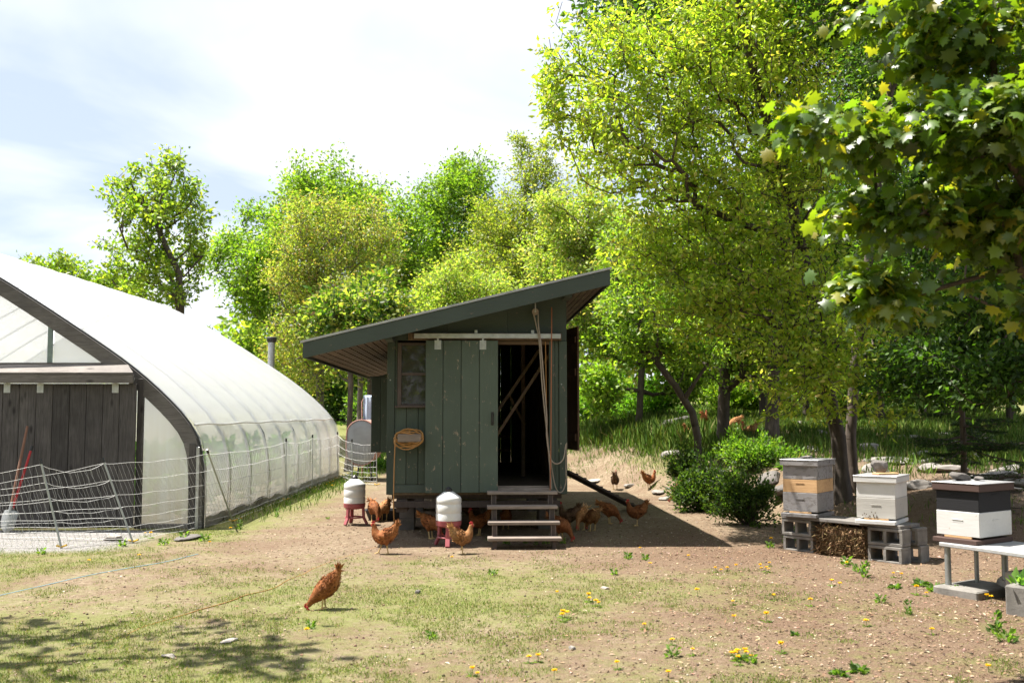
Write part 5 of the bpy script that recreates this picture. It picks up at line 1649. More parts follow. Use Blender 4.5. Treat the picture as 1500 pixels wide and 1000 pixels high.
def tree_wood(NP, PAR, nt, r0, rmin=0.006, power=0.5, sides=6, taper=0.5):
    n = len(NP)
    tips = np.zeros(n); has = np.zeros(n, bool)
    for i in range(n - 1, 0, -1):
        if not has[i]: tips[i] += 1
        tips[PAR[i]] += tips[i]; has[PAR[i]] = True
    r = rmin * np.maximum(tips, 1) ** power
    r = np.minimum(r, r0)
    r[:nt] = np.maximum(r[:nt], r0 * (1 - (1 - taper) * np.linspace(0, 1, nt)) * .9)
    r[0] = r0 * 1.25
    i = np.arange(1, n); p = PAR[i]
    A = NP[p]; B = NP[i]
    ra = np.minimum(r[p], r[i] * 1.5); rb = r[i]
    ra[:nt - 1] = r[p[:nt - 1]]
    t = B - A; L = np.linalg.norm(t, axis=1, keepdims=True) + 1e-9; t /= L
    ref = np.where(np.abs(t[:, 2:3]) > .9, np.array([[1., 0, 0]]), np.array([[0, 0, 1.]]))
    u = np.cross(t, ref); u /= np.linalg.norm(u, axis=1, keepdims=True) + 1e-9; w = np.cross(t, u)
    an = 2 * np.pi * np.arange(sides) / sides
    ring = np.cos(an)[None, :, None] * u[:, None, :] + np.sin(an)[None, :, None] * w[:, None, :]
    VA = (A - t * ra[:, None] * .3)[:, None, :] + ring * ra[:, None, None]; VB = (B + t * rb[:, None] * .3)[:, None, :] + ring * rb[:, None, None]
    V = np.concatenate([VA, VB], 1).reshape(-1, 3)
    k = np.arange(sides); k2 = (k + 1) % sides
    q = np.stack([k, k2, sides + k2, sides + k], -1)
    F = (q[None] + (np.arange(len(i)) * 2 * sides)[:, None, None]).reshape(-1, 4)
    return V, F, r
def tree(name, label, trunk, blobs, n_att, n_leaf, leaf, cols, weights, seed, r0=.12, bark='bark', mat='leaf', spread=.22, up=.6, cat='tree',
         group='trees behind the yard', V=LEAF_V, F=LEAF_F, rmin=.006, droop=-.15, wpath=.28, power=.5, jit=.16, lw=1.0, minr=None, clump=9, csize=.13):
    rng = np.random.default_rng(seed)
    trunk = [tuple(p) for p in trunk]
    o = np.array([trunk[0][0], trunk[0][1], trunk[0][2]])
    NP, PAR, nt = grow(rng, trunk, blobs, n_att, wpath, .12, clump, csize)
    root = empty(name, tuple(o), 0, label, cat, group)
    WV, WF, r = tree_wood(NP, PAR, nt, r0, rmin, power)
    link_mesh('trunk', np_mesh('trunk', WV - o, WF, None, True), M[bark], root)
    cand = np.nonzero((np.arange(len(NP)) >= nt) & (r < (minr or rmin * 3.2)))[0]
    i = rng.choice(cand, n_leaf)
    f = rng.random(n_leaf)[:, None]
    ax = NP[i] - NP[PAR[i]]
    al = np.linalg.norm(ax, axis=1, keepdims=True) + 1e-9
    pos = NP[PAR[i]] * f + NP[i] * (1 - f)
    # leaves sit on sprays: gaussian clump round the twig
    pos = pos + rng.normal(size=(n_leaf, 3)) * spread * np.array([1, 1, .6])
    dirs = ax / al * .5 + (pos - NP[i]) / (spread * 2); dirs[:, 2] += droop
    fr = frames(rng, n_leaf, up, dirs, .7)
    base_c = palette(rng, n_leaf, cols, weights, jit)
    s = leaf * (.65 + .7 * rng.random(n_leaf))
    me = scatter('crown', pos - o, fr, s, base_c, V, F, s * lw)
    link_mesh('crown', me, M[mat], root)
    return root
def blob(x0, x1, y0, y1, D, ry=None, w=None):
    a = at(x0, (y0 + y1) / 2, D); b = at(x1, (y0 + y1) / 2, D); c = at((x0 + x1) / 2, y0, D); d = at((x0 + x1) / 2, y1, D)
    rx = (b.x - a.x) / 2; rz = (c.z - d.z) / 2
    ry = ry if ry else (rx + rz) / 2 * .8
    return (a.x + rx, D, (c.z + d.z) / 2, rx, ry, rz, w if w else rx * rz * ry)
def tp(D, *pts):
    """trunk: first pixel gives the foot column, its z comes from the terrain"""
    out = []
    for k, q in enumerate(pts):
        px, py = q[0], q[1]; d = q[2] if len(q) > 2 else D
        p = at(px, py, d)
        if k == 0: p.z = th(p.x, d) - .1
        out.append(p)
    return out
YG = [(.19, .27, .035), (.26, .33, .05), (.12, .20, .028), (.34, .38, .08)]
BRIGHT = [(.165, .265, .035), (.22, .325, .045), (.115, .19, .025), (.29, .37, .07)]
OLIVE = [(.27, .31, .075), (.34, .35, .11), (.18, .24, .05), (.38, .27, .13)]
PALE = [(.31, .39, .09), (.39, .43, .14), (.22, .31, .055), (.45, .38, .19)]
DEEP = [(.045, .095, .016), (.065, .13, .02), (.03, .065, .012), (.10, .17, .03)]  # leaf greens darkened so the colour carries the right side's deep shade
# left of the shed, behind the greenhouse
tree('maple_tree', 'open crowned young maple with dark forked trunk behind the greenhouse', tp(34, (262, 620), (262, 500), (264, 445), (262, 400), (245, 365), (225, 320)),
     [blob(138, 318, 222, 470, 34), blob(170, 280, 215, 330, 34)], 800, 9500, .165, YG, [.3, .3, .25, .15], 11, .15, 'bark', clump=8, csize=.09, spread=.13, rmin=.010, group=None, wpath=.2, up=1.2)
tree('low_tree', 'low bright treetop just showing over the greenhouse ridge', tp(40, (110, 640), (112, 500), (115, 430)),
     [blob(70, 160, 385, 460, 40), blob(130, 220, 405, 480, 40), blob(30, 110, 375, 400, 40, .8, .4)], 260, 6500, .17, YG, [.3, .3, .25, .15], 19, .12, spread=.22, rmin=.01, group=None, clump=5, csize=.2)
tree('broad_maple', 'large bright green maple with broad dense crown behind the olive tree', tp(47, (450, 640), (450, 480), (455, 380), (470, 300)),
     [blob(340, 610, 245, 470, 47), blob(310, 430, 310, 520, 46), blob(400, 560, 235, 330, 47), blob(340, 460, 430, 560, 45)], 900, 56000, .18, BRIGHT, [.35, .3, .2, .15], 12, .35, 'bark', clump=7, csize=.11, spread=.36, rmin=.013, group=None, up=1.0)
tree('olive_tree', 'fine leaved olive and russet tree left of the coop roof', tp(36, (470, 640), (468, 540), (455, 450), (470, 370)),
     [blob(400, 520, 285, 420, 36), blob(480, 600, 290, 420, 36), blob(375, 470, 330, 470, 35.5), blob(420, 590, 380, 560, 36), blob(385, 480, 430, 580, 35)], 1000, 38000, .105, OLIVE, [.3, .28, .24, .18], 13, .15, 'bark_grey', clump=5, csize=.2, spread=.20, rmin=.008, group=None)
tree('green_tree', 'rounded mid green tree rising behind the feathery tree', tp(50, (660, 640), (660, 480), (668, 360)),
     [blob(590, 740, 235, 470, 50), blob(640, 725, 228, 330, 50), blob(560, 660, 340, 500, 49)], 600, 32000, .18, BRIGHT, [.4, .25, .25, .1], 14, .3, clump=7, csize=.12, spread=.36, rmin=.013, group=None)
tree('feathery_tree', 'feathery yellow green tree with upright twigs above the coop roof', tp(38, (775, 640), (772, 480), (768, 360), (770, 260)),
     [blob(725, 815, 215, 330, 38), blob(760, 850, 230, 340, 38), blob(700, 860, 290, 440, 38), blob(640, 800, 350, 520, 37), blob(690, 780, 270, 380, 37.5), blob(750, 770, 190, 250, 38, .3, .5), blob(790, 805, 195, 260, 38, .3, .5)], 1100, 42000, .105, [(.25, .30, .055), (.32, .34, .08), (.17, .23, .04), (.38, .34, .12)], [.34, .3, .24, .12], 15, .14, 'bark_grey', clump=5, csize=.2, spread=.17, rmin=.007, group=None, droop=.25)
tree('pale_tree', 'pale yellow green tree just behind the middle of the coop roof', tp(33, (640, 640), (645, 520), (650, 440)),
     [blob(590, 690, 380, 500, 33), blob(640, 760, 370, 520, 33), blob(560, 660, 430, 580, 32.5)], 600, 23000, .105, PALE, [.36, .26, .26, .12], 16, .10, 'bark_grey', spread=.2, rmin=.008, group=None)
tree('blush_tree', 'pale green tree with pinkish young leaves above the coop ridge', tp(28, (830, 640), (835, 500), (850, 400), (860, 320)),
     [blob(790, 900, 250, 370, 28), blob(760, 880, 330, 460, 28), blob(850, 960, 280, 440, 28), blob(800, 920, 390, 520, 27.5)], 800, 30000, .10, PALE, [.34, .24, .22, .20], 17, .11, 'bark_grey', spread=.18, rmin=.007, group=None)
tree('leafy_tree', 'bright green leafy tree to the right of the coop hatch', tp(27, (935, 630), (940, 540), (950, 440)),
     [blob(860, 960, 420, 540, 27), blob(930, 1050, 380, 520, 27), blob(850, 930, 500, 600, 26), blob(950, 1080, 470, 590, 28)], 600, 19000, .14, BRIGHT, [.32, .32, .2, .16], 18, .10, spread=.2, rmin=.008, group=None)
# the big two-stemmed tree by the hives
big_tr = tp(14.2, (1236, 752), (1228, 640), (1210, 560), (1190, 440), (1160, 300, 14.0), (1118, 160, 13.6), (1085, 20, 13.2), (1060, -120, 13))
tree('cherry_tree', 'tall open tree with slanting dark stem rising behind the white hive', big_tr,
     [blob(840, 950, 20, 130, 13, .8), blob(900, 1060, 20, 220, 13.2), blob(1000, 1190, -60, 160, 13.4), blob(790, 830, 60, 190, 13, .3, .10), blob(830, 960, 130, 270, 13.3, 1.0), blob(930, 1110, 190, 350, 13.6), blob(1060, 1240, 120, 330, 13.8), blob(1020, 1200, 300, 470, 13.6), blob(900, 1040, 300, 420, 13.8, .8), blob(1100, 1290, 430, 600, 13.4, .9), blob(960, 1100, 400, 500, 13.6, .7)],
     2900, 46000, .080, [(.29, .37, .05), (.40, .46, .075), (.19, .27, .035), (.48, .43, .14)], [.36, .32, .24, .08], 21, .125, 'bark', clump=3, csize=.34, spread=.08, rmin=.0042, group=None, wpath=.16, power=.47, lw=.9, droop=-.35)
tree('slender_tree', 'slender second stem close beside the slanting tree behind the hives', tp(14.6, (1252, 748), (1246, 640), (1252, 540), (1270, 400), (1290, 250), (1310, 80)),
     [blob(1210, 1330, 60, 240, 14.8), blob(1220, 1380, 220, 400, 15), blob(1230, 1370, 380, 540, 14.6), blob(1240, 1400, -200, 60, 14.8)], 800, 21000, .075, DEEP + [(.17, .25, .04)], [.26, .26, .16, .17, .15], 22, .085, 'bark', spread=.13, rmin=.0045, group=None, lw=.9, droop=-.3)
tree('yellow_green_tree', 'yellow green tree filling the gap behind the slanting tree', tp(20, (1130, 660), (1135, 500), (1140, 350), (1150, 150)),
     [blob(900, 1080, 200, 420, 20), blob(1000, 1200, 60, 300, 20), blob(1100, 1300, 120, 420, 20.5), blob(1130, 1330, -80, 180, 20), blob(940, 1150, -60, 200, 20.5), blob(1080, 1260, 350, 540, 20), blob(930, 1080, 330, 480, 20)], 1100, 24000, .12, [(.22, .32, .045), (.28, .37, .06), (.13, .22, .03)], [.4, .3, .3], 25, .15, 'bark', clump=5, csize=.2, spread=.2, rmin=.007, group=None)
# mid-ground trees on the bank
tree('curved_tree', 'slim tree with a curved leaning trunk on the bank', tp(19, (1022, 695), (1022, 640), (1014, 604), (990, 566), (962, 530), (945, 505), (935, 470)),
     [blob(880, 1000, 400, 520, 19), blob(950, 1080, 440, 540, 19, .9), blob(870, 960, 330, 440, 19.5)], 420, 9000, .085, BRIGHT, [.3, .3, .25, .15], 23, .085, 'bark', spread=.15, rmin=.006, group=None)
tree('straight_tree', 'straight dark rough barked tree on the bank right of the curved one', tp(21, (1058, 660), (1060, 600), (1062, 545), (1066, 480), (1068, 380)),
     [blob(960, 1080, 420, 560, 21), blob(1050, 1180, 400, 560, 21), blob(1000, 1160, 280, 440, 21.5), blob(1090, 1200, 500, 575, 20.5, .8)], 620, 14000, .10, BRIGHT, [.32, .28, .26, .14], 24, .155, 'bark', spread=.2, rmin=.0085, group=None)
for k, (x, y, D, dx_) in enumerate(((1132, 622, 26, 12), (1118, 618, 27, -10), (1180, 615, 29, 8), (1290, 620, 25, -6), (1350, 610, 27, 10), (1480, 620, 24, 0))):
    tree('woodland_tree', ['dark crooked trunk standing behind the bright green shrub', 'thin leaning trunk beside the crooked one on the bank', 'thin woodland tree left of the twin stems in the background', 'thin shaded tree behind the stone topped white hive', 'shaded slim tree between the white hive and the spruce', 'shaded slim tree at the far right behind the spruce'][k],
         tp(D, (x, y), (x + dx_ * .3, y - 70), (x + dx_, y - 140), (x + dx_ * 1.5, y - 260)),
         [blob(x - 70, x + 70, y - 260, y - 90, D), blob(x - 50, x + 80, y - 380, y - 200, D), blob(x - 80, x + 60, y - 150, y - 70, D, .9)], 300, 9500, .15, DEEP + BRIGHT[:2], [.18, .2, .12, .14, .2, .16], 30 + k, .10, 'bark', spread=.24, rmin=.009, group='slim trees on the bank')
# dense shaded tree at the right
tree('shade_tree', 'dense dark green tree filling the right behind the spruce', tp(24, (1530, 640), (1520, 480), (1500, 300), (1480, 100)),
     [blob(1270, 1450, 120, 330, 23.5), blob(1380, 1600, 40, 320, 23.5), blob(1280, 1470, 280, 470, 23), blob(1400, 1600, 300, 540, 23), blob(1270, 1400, 420, 590, 23.5, 1.4), blob(1330, 1620, -260, 100, 24), blob(1230, 1420, -80, 200, 24), blob(1370, 1520, 440, 600, 22.5, 1.3), (5.0, 19.5, 9.6, 3.0, 2.6, 1.0, 20), (8.5, 20.5, 10.5, 3.5, 3.0, 1.2, 26)], 1500, 66000, .15, DEEP, [.3, .3, .22, .18], 41, .24, 'bark', spread=.3, rmin=.008, group=None, droop=-.3, clump=5, csize=.2)  # last two lobes hang unseen above the view, added to shade the trees
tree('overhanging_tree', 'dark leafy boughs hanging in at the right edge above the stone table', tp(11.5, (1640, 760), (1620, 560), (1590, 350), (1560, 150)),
     [(5.2, 11.5, 7.2, 2.0, 2.0, .9, 4.0), (4.2, 10.2, 7.4, 1.2, 1.4, .6, .9), blob(1430, 1600, 60, 240, 11.3), blob(1460, 1640, 240, 420, 11.3), blob(1400, 1520, 380, 520, 11.5, .5), blob(1450, 1620, 450, 590, 11.3, .6), blob(1380, 1500, 200, 330, 11.5, .6), blob(1290, 1420, 300, 450, 11.5, .6), blob(1330, 1480, 80, 240, 11.5, .7), blob(1330, 1440, 440, 560, 12, .5), blob(1260, 1400, 490, 600, 12.6, .6), blob(1400, 1600, 520, 630, 11.8, .6)], 1100, 54000, .085, DEEP, [.3, .3, .22, .18], 44, .15, 'bark', spread=.15, rmin=.005, group=None, droop=-.3, clump=5, csize=.2)  # first two lobes are out of view overhead, placed to darken this side
# foreground maple reaching in from the right
tree('foreground_maple', 'large leaved maple branches reaching in from the upper right', [(4.9, 5.4, -.1), (4.9, 5.45, 2.0), (4.75, 5.5, 3.6), (4.2, 5.6, 4.6), (3.8, 5.6, 5.2)],
     [blob(1240, 1480, -40, 110, 5.9, .5, .13), blob(1170, 1330, 160, 235, 5.9, .35, .07), blob(1135, 1190, 190, 215, 5.7, .2, .03), blob(1300, 1560, 110, 240, 5.7, .5, .14), blob(1230, 1420, 270, 350, 6.0, .4, .09), blob(1400, 1600, 280, 400, 5.8, .5, .11), blob(1250, 1330, 400, 450, 6.0, .25, .05), blob(1430, 1600, 380, 470, 6.2, .4, .05), (3.4, 7.6, 6.0, 1.3, 1.5, .6, .10), (4.6, 6.6, 5.6, 1.3, 1.4, .6, .12), blob(1400, 1750, -260, 60, 5.8, .9, .14), blob(1420, 1700, 60, 330, 6.3, .8, .16)],  # lobes given in metres sit above the view, added for their shade
     860, 10500, .082, [(.085, .155, .02), (.13, .205, .026), (.055, .105, .015), (.22, .24, .04)], [.36, .26, .28, .10], 42, .16, 'bark', 'leaf_glossy', .10, 2.2, V=MAPLE_V, F=MAPLE_F, rmin=.004, droop=-.75, group=None, minr=.02)
# the tree whose branches shade the left of the lawn (stands left of the view)
tree('lawn_maple', 'maple standing left of the view, shading the lawn', [(-7.4, 6.6, -.1), (-7.3, 6.6, 3.0), (-6.6, 6.7, 5.0), (-5.8, 6.9, 6.4)],
     [(-5.6, 7.2, 6.4, 1.4, 1.5, .7, 1), (-4.4, 6.6, 6.7, 1.6, 1.5, .6, 1.4), (-6.6, 8.2, 6.6, 1.2, 1.2, .6, .8), (-6.4, 6.0, 7.2, 1.6, 1.5, .8, 1)],
     200, 520, .13, YG, [.3, .3, .25, .15], 43, .2, V=MAPLE_V, F=MAPLE_F, spread=.2, rmin=.007, group=None, up=2.0, minr=.04)

# spruce with bare lower limbs
def build_spruce():
    rng = np.random.default_rng(6)
    b = at(1412, 705, 13.2); b.z = th(b.x, b.y) - .05
    root = empty('spruce_tree', b, 0, 'small dark spruce with bare lower branches behind the black and white hive', 'tree')
    H = 2.3
    m = MB(); m.tube([(0, 0, 0), (.01, 0, 1.0), (.0, .02, 2.2), (0, 0, H)], [.045, .038, .026, .008], 9)
    tw = MB(); P = []; T = []
    for z in np.sort(rng.uniform(.25, H - .1, 15)):
        L = (.85 if z < .9 else .9 * (H - z) / (H - .9)) * rng.uniform(.6, 1.15)
        for k in range(rng.integers(4, 6)):
            a = rng.uniform(0, 6.283); e = Vector((math.cos(a), math.sin(a), rng.uniform(-.28, .22))); z = float(np.clip(z + rng.uniform(-.12, .12), .2, H - .08))
            pts = [Vector((0, 0, z)) + e * (L * t) + Vector((0, 0, -.20 * L * t + .22 * L * t * t)) for t in (0, .35, .7, 1)]
            tw.tube(pts, [.011, .009, .006, .003], 5)
            dens = .06 if z < .45 else (.4 if z < .75 else 1.1)
            for q in range(9):
                t0 = .2 + .8 * q / 9
                side = 1 if q % 2 else -1
                s0 = Vector((0, 0, z)) + e * (L * t0) + Vector((0, 0, -.20 * L * t0 + .22 * L * t0 * t0))
                d = (e * .8 + Vector((-e.y, e.x, 0)) * side * .8 + Vector((0, 0, -.12))).normalized()
                l2 = .30 * L * (1.15 - t0 * .6)
                tw.tube([s0, s0 + d * l2], [.004, .002], 3, False)
                n = int(34 * dens)
                for _ in range(n):
                    P.append(tuple(s0 + d * (l2 * rng.random()))); T.append(tuple(d * .7 + Vector(rng.normal(size=3) * .6)))
    m.v += []; m.add(tw.v, tw.f); m.build('trunk', M['bark'], root, True)
    P = np.array(P); T = np.array(T); n = len(P)
    T /= np.linalg.norm(T, axis=1, keepdims=True)
    nn = rng.normal(size=(n, 3)); nn -= T * np.sum(nn * T, 1, keepdims=True); nn /= np.linalg.norm(nn, axis=1, keepdims=True)
    me = scatter('crown', P, (T, np.cross(nn, T), nn), .045, palette(rng, n, [(.025, .05, .022), (.04, .075, .03)]), LEAF_V, LEAF_F, .02)
    o = link_mesh('crown', me, M['leaf'], root)
build_spruce()

M['stem0'] = simple('crop_stem', (.20, .30, .08), .6)
# shrubs
def shrub(px, py, w, h, D_off, n, leaf, cols, label, seed, depth=None, name='shrub', mat='leaf'):
    rng = np.random.default_rng(seed)
    p = ground(px, py); p.y += D_off; p.z = th(p.x, p.y) - .03
    root = empty(name, p, 0, label, 'shrub')
    depth = depth or w * .7
    m = MB(); tips = []
    for k in range(26):
        v = rng.normal(size=3); v[2] = abs(v[2]); v /= np.linalg.norm(v)
        e = Vector((v[0] * w / 2 * .9, v[1] * depth / 2 * .9, v[2] * h * .9 + .05))
        mid = e * .5 + Vector((0, 0, .06)); m.tube([(e.x * .1, e.y * .1, 0), mid, e], [.012, .008, .004], 5); tips.append((mid, e))
    m.build('stem', M['bark'], root, True)
    lob = [(rng.uniform(-.3, .3) * w, rng.uniform(-.3, .3) * depth, rng.uniform(.25, .65) * h, rng.uniform(.10, .30)) for _ in range(16)]
    i = rng.integers(0, 16, n); L_ = np.array(lob)[i]
    v = rng.normal(size=(n, 3)); v /= np.linalg.norm(v, axis=1, keepdims=True)
    rr = rng.random(n)[:, None] ** .5
    pos = L_[:, :3] + v * rr * L_[:, 3:4] * np.array([w, depth, h * .9])
    ns = n // 3; nsh = 46            # long shoots break the outline
    az = rng.uniform(0, 6.283, nsh); el = rng.uniform(.05, 1.45, nsh); ln = rng.uniform(.75, 1.25, nsh)
    end = np.stack([np.cos(az) * np.cos(el) * w / 2, np.sin(az) * np.cos(el) * depth / 2, np.sin(el) * h], -1) * ln[:, None]
    j = rng.integers(0, nsh, ns); f = rng.random(ns)[:, None] ** .6
    pos[:ns] = end[j] * f + rng.normal(size=(ns, 3)) * .03 + np.array([0, 0, .02])
    v[:ns] = end[j] / (np.linalg.norm(end[j], axis=1, keepdims=True) + 1e-6)
    pos[:, 2] = np.maximum(pos[:, 2], .02)
    dirs = v.copy(); dirs[:, 2] += .35
    me = scatter('crown', pos, frames(rng, n, .8, dirs, .5), leaf * rng.uniform(.7, 1.3, n), palette(rng, n, cols, None, .2), LEAF_V, LEAF_F)
    link_mesh('crown', me, M[mat], root)
EVER = [(.035, .07, .018), (.055, .10, .022), (.09, .14, .03)]
shrub(1120, 692, 1.5, .62, .5, 6500, .06, [(.10, .19, .025), (.14, .25, .035), (.19, .29, .05)], 'bright green rounded shrub left of the grey and tan hive', 51)
shrub(1048, 752, 1.5, .95, .45, 8500, .055, EVER, 'dark evergreen bush spreading at the foot of the curved tree', 52)
shrub(1108, 775, 1.1, .85, .5, 6500, .05, EVER, 'dark low bush left of the hive bench', 53)
shrub(1010, 715, .9, .7, .4, 4200, .055, EVER, 'dark leafy bush end beside the curved trunk foot', 54)
shrub(880, 632, 2.2, 1.6, 2.0, 6000, .11, [(.17, .30, .06), (.24, .37, .08), (.12, .24, .04)], 'pale green bush in sunlight behind the long grass', 55)
shrub(965, 628, 2.4, 1.5, 2.5, 5000, .11, [(.12, .24, .03), (.18, .32, .05)], 'green bush left of the curved trunk in the background', 56)
shrub(560, 690, 1.1, .42, .2, 1800, .07, [(.10, .20, .03), (.17, .30, .05)], 'low green weeds growing under the nest box', 57)
shrub(1215, 600, 2.6, 1.5, 1.0, 5000, .12, BRIGHT, 'green bush behind the rocks left of the twin stems', 58)
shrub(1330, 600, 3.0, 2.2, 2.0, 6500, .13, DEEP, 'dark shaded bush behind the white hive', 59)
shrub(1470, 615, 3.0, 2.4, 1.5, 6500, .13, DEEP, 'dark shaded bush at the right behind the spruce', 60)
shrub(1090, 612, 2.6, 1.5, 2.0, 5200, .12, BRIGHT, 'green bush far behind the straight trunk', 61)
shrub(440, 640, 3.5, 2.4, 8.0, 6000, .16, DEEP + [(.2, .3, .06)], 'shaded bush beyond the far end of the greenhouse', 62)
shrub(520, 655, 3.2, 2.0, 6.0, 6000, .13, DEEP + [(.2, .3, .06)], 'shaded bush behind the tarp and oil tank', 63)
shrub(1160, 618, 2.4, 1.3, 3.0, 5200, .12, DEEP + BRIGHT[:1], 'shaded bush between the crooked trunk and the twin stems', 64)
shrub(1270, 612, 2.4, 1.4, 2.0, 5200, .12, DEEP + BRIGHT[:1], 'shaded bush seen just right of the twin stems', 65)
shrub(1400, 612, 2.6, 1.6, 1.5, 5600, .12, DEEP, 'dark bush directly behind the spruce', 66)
# crops inside the greenhouse, dim through the plastic
_rg = np.random.default_rng(31)
_n = 150
_a = _rg.uniform(0, 6.283, _n); _p = np.stack([np.cos(_a) * .16 * _rg.random(_n), np.sin(_a) * .16 * _rg.random(_n), .1 + .75 * _rg.random(_n)], -1)
_crop = scatter('foliage', _p, frames(_rg, _n, .5, np.stack([np.cos(_a), np.sin(_a), np.full(_n, .3)], -1), .3), .20 * _rg.uniform(.6, 1.2, _n), palette(_rg, _n, [(.10, .20, .04), (.15, .27, .06)]))
_crop.materials.append(M['leaf'])
_cst = MB().tube([(0, 0, 0), (.01, 0, .5), (0, .01, .95)], [.012, .01, .006], 6).mesh('stem', True); _cst.materials.append(M['stem0'])
for k in range(14):
    for xx in (-5.0, -6.1):
        q = empty('crop_plant', (xx + _rg.uniform(-.1, .1), 14.5 + k * .74, .05), _rg.uniform(0, 6), 'leafy crop plant growing in rows inside the greenhouse', 'plant', 'crops inside the greenhouse')
        z = _rg.uniform(.7, 1.25); q.scale = (1, 1, z)
        link_mesh('foliage', _crop, None, q); link_mesh('stem', _cst, None, q)
for k, (x, D, lab) in enumerate(((510, 27, 'grey trunk seen behind the oil tank'), (524, 29, 'pale slim trunk left of the tarp'), (556, 31, 'dark trunk half hidden by the coop nest box'), (538, 28, 'dark thick trunk just behind the blue tarp'))):
    tree('thin_tree', 'thin ' + lab + ' in the far trees', tp(D, (x, 660), (x + 4, 560), (x - 2, 470)), [blob(x - 55, x + 55, 430, 540, D), blob(x - 40, x + 50, 400, 480, D)], 160, 4200, .15, OLIVE + DEEP[:2], [.2, .15, .2, .05, .2, .2], 70 + k, .11, 'bark_grey' if k == 1 else 'bark', spread=.24, rmin=.01, group='thin trees behind the tank')

# far wood: one continuous mass beyond everything
def far_wood():
    rng = np.random.default_rng(90)
    P = []; C = []; S = []
    for k in range(64):
        x = -40 + 100 * (k % 32) / 31 + rng.uniform(-1.5, 1.5); row = k // 32; y = 58 + 9 * row + rng.uniform(-2, 3)
        tx_ = 750 + x / y * FPX
        Ht = (rng.uniform(5.5, 8.0) if tx_ < 620 else rng.uniform(10, 15)) + row * 1.0
        if tx_ < 330: Ht = rng.uniform(3.0, 4.6)
        n = 1300
        v = rng.normal(size=(n, 3)); v /= np.linalg.norm(v, axis=1, keepdims=True)
        r = rng.random(n)[:, None] ** .35
        lump = 1 + .22 * np.sin(v[:, :1] * 7 + k) * np.cos(v[:, 2:3] * 6 + k * 2)
        p = np.array([x, y, Ht * .52 + 1.0]) + v * r * lump * np.array([2.9, 2.6, Ht * .52])
        P.append(p); b = [BRIGHT, YG, DEEP, OLIVE][rng.integers(0, 4)]
        C.append(palette(rng, n, b, None, .2)); S.append(rng.uniform(.35, .7, n))
    P = np.vstack(P); C = np.vstack(C); S = np.concatenate(S)
    P[:, 2] = np.maximum(P[:, 2], terrain(P[:, 0], P[:, 1]))
    me = scatter('far_wood', P, frames(rng, len(P), .8), S, C)
    tag(link_mesh('far_wood', me, M['leaf']), 'distant wood closing the view behind the nearer trees', 'wood', kind='stuff')
far_wood()
def wood_behind():
    rng = np.random.default_rng(91)
    P = []; C = []; S = []
    for k in range(26):
        x = -24 + 48 * k / 25 + rng.uniform(-1, 1); y = -11 - rng.uniform(0, 5); Ht = rng.uniform(9, 14); n = 1500
        v = rng.normal(size=(n, 3)); v /= np.linalg.norm(v, axis=1, keepdims=True)
        P.append(np.array([x, y, Ht * .5]) + v * rng.random(n)[:, None] ** .35 * np.array([2.4, 2.2, Ht * .5]))
        C.append(palette(rng, n, [BRIGHT, YG, DEEP, OLIVE][k % 4], None, .2)); S.append(rng.uniform(.3, .6, n))
    P = np.vstack(P); P[:, 2] = np.maximum(P[:, 2], .05)
    me = scatter('wood_edge', P, frames(rng, len(P), .8), np.concatenate(S), np.vstack(C))
    tag(link_mesh('wood_edge', me, M['leaf']), 'edge of the wood on the near side of the yard', 'wood', kind='stuff')
wood_behind()

# ---------------------------------------------------------------- dandelions and weeds
def make_dandelion():
    m = MB(); m.tube([(0, 0, 0), (.004, .002, .03), (.006, .0, .055)], [.0022, .002, .002], 5); st = m.mesh('stem', True); st.materials.append(M['stem'])
    rng = np.random.default_rng(2); n = 46
    a = rng.uniform(0, 6.283, n); e = rng.uniform(.05, 1.0, n)
    d = np.stack([np.cos(a), np.sin(a), e * 1.2], -1); d /= np.linalg.norm(d, axis=1, keepdims=True)
    pos = np.tile([[.006, 0, .056]], (n, 1))
    fl = scatter('flower', pos, frames(rng, n, 2.0, d, .05), .021, palette(rng, n, [(.80, .50, .012), (.85, .58, .02)], None, .06), LEAF_V, LEAF_F, .014)
    fl.materials.append(M['yellow'])
    n = 8; a = np.linspace(0, 6.283, n, endpoint=False) + .3
    d = np.stack([np.cos(a), np.sin(a), np.full(n, .28)], -1)
    lf = scatter('leaf_rosette', np.zeros((n, 3)), frames(rng, n, 3.0, d, .22), .05, palette(rng, n, [(.085, .14, .025), (.12, .18, .04)]), LEAF_V, LEAF_F, .022)
    lf.materials.append(M['leaf'])
    return st, fl, lf
M['stem'] = simple('stem_green', (.20, .30, .08), .6)
DST, DFL, DLF = make_dandelion()
def place_words(px, py):
    if py < 720: return 'in the long grass beside the greenhouse' if px < 700 else 'high on the rocky bank behind the hives'
    if px < 420: return 'along the netting by the greenhouse'
    if py > 940 and px < 1050: return 'at the very front of the yard'
    if 1060 < px < 1110 and py > 955: return 'in the thick clump at the front right'
    if px > 1200: return 'on the soil below the hives'
    if px > 1030 and py < 845: return 'between the coop shadow and the hive bench'
    return 'in the trodden middle of the yard'
def dandelion(px, py, rr, rosette=True):
    p = ground(px, py)
    root = empty('dandelion', p, rr.uniform(0, 6.28), 'yellow dandelion flower ' + place_words(px, py), 'dandelion', 'dandelions ' + place_words(px, py))
    s = rr.uniform(.85, 1.25); root.scale = (s, s, s * rr.uniform(.6, 1.1))
    link_mesh('stem', DST, None, root); link_mesh('flower', DFL, None, root)
    if rosette: link_mesh('leaf_rosette', DLF, None, root)
rr = random.Random(21)
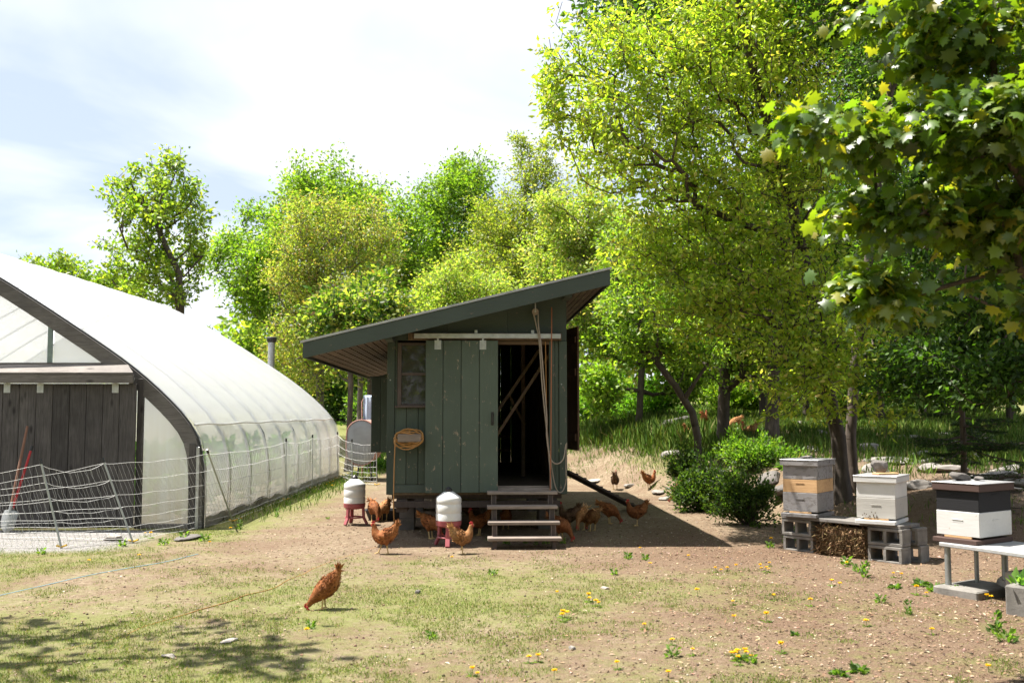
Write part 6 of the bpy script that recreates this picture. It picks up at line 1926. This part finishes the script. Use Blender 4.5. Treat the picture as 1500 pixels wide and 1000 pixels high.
DAND = [(206, 818), (130, 826), (215, 786), (221, 788), (660, 822), (818, 876), (866, 884), (872, 888), (860, 882), (876, 890), (822, 905), (832, 907), (826, 911), (1048, 838), (1056, 840), (1064, 836), (1080, 835), (1112, 836), (1120, 837), (1116, 839), (1124, 838), (1128, 829), (1007, 819), (1072, 886), (1073, 912), (1072, 966), (1080, 962), (1090, 960), (1100, 968), (1084, 974), (1094, 966), (1078, 968), (1144, 957), (1240, 830), (1232, 862), (1221, 858), (1308, 846), (1320, 848), (1342, 871), (1357, 873), (1447, 880), (1455, 882), (1365, 930), (1447, 985), (1270, 917), (1123, 911), (1021, 874), (690, 990), (697, 995), (985, 945), (980, 993), (810, 995), (942, 922), (903, 980), (788, 970), (774, 972), (1130, 797), (1150, 790), (1158, 794), (1068, 769), (352, 762), (342, 770), (950, 830), (936, 806), (449, 934), (1135, 880), (1185, 888), (1015, 960), (306, 800), (338, 779)]
for x, y in DAND: dandelion(x + rr.uniform(-2, 2), y, rr, rr.random() < .6)
for k in range(34): # flowers along the greenhouse and on the bank
    if k < 16: px, py = rr.uniform(470, 550), rr.uniform(688, 715)
    else: px, py = rr.uniform(1130, 1495), rr.uniform(628, 680)
    dandelion(px, py, rr, False)
# weeds: small leafy plants
def weed_mesh(seed, n, leaf, h, upb):
    rng = np.random.default_rng(seed)
    a = rng.uniform(0, 6.283, n); r = rng.random(n) * .05
    pos = np.stack([np.cos(a) * r, np.sin(a) * r, rng.random(n) ** 1.5 * h], -1)
    d = np.stack([np.cos(a), np.sin(a), np.full(n, upb)], -1)
    me = scatter('weed', pos, frames(rng, n, .8, d, .35), leaf * rng.uniform(.6, 1.2, n), palette(rng, n, [(.10, .18, .035), (.15, .23, .055), (.07, .13, .025)]), LEAF_V, LEAF_F)
    me.materials.append(M['leaf']); return me
WEEDS = [weed_mesh(1, 34, .06, .07, .8), weed_mesh(2, 46, .055, .16, 1.2), weed_mesh(3, 30, .085, .03, .5)]
for (x, y, k, s) in [(1160, 792, 1, 1.4), (1155, 798, 1, 1.2), (1128, 802, 0, 1.0), (1228, 812, 0, 1.2), (1220, 808, 1, .8), (1268, 845, 1, 1.1), (1258, 838, 0, 1.2), (1240, 828, 0, 1.2), (1310, 862, 2, 1.1), (1350, 858, 2, 1.3), (1370, 866, 2, 1.5), (1400, 868, 2, 1.6), (1425, 872, 2, 1.4), (1330, 900, 1, .8), (1290, 882, 0, .9), (1460, 930, 1, 1.2), (1475, 940, 0, 1.3), (1165, 930, 2, .7), (1085, 968, 2, .9), (1100, 972, 0, .8), (722, 842, 0, .8), (920, 818, 0, 1.0), (945, 820, 0, .9), (900, 842, 0, .8), (770, 796, 1, .6), (785, 798, 1, .7), (800, 797, 0, .8), (742, 797, 0, .8), (825, 796, 0, .9), (716, 792, 0, .8), (350, 775, 1, .9), (300, 792, 0, 1.2), (270, 790, 0, 1.3), (240, 798, 0, 1.1), (180, 800, 0, 1.1), (60, 812, 0, 1.0), (405, 757, 1, .9), (480, 760, 0, .5), (1040, 672, 2, 2.2), (1050, 668, 2, 2.4), (1165, 690, 2, 2.0), (1150, 686, 2, 1.6), (455, 920, 0, .8), (1260, 985, 2, 1.2), (1230, 990, 2, 1.0), (632, 935, 0, .8), (985, 962, 0, .9)]:
    p = ground(x, y)
    o = link_mesh('weed', WEEDS[k], None, None, p, (0, 0, rr.uniform(0, 6)))
    s *= (.8, .8, .62)[k] if y > 750 else 1.0
    o.scale = (s, s, s)
    pw = 'at the foot of the coop steps' if 700 < x < 830 and y < 800 else place_words(x, y)
    tag(o, 'small green weed ' + pw, 'weed', 'weeds ' + pw)
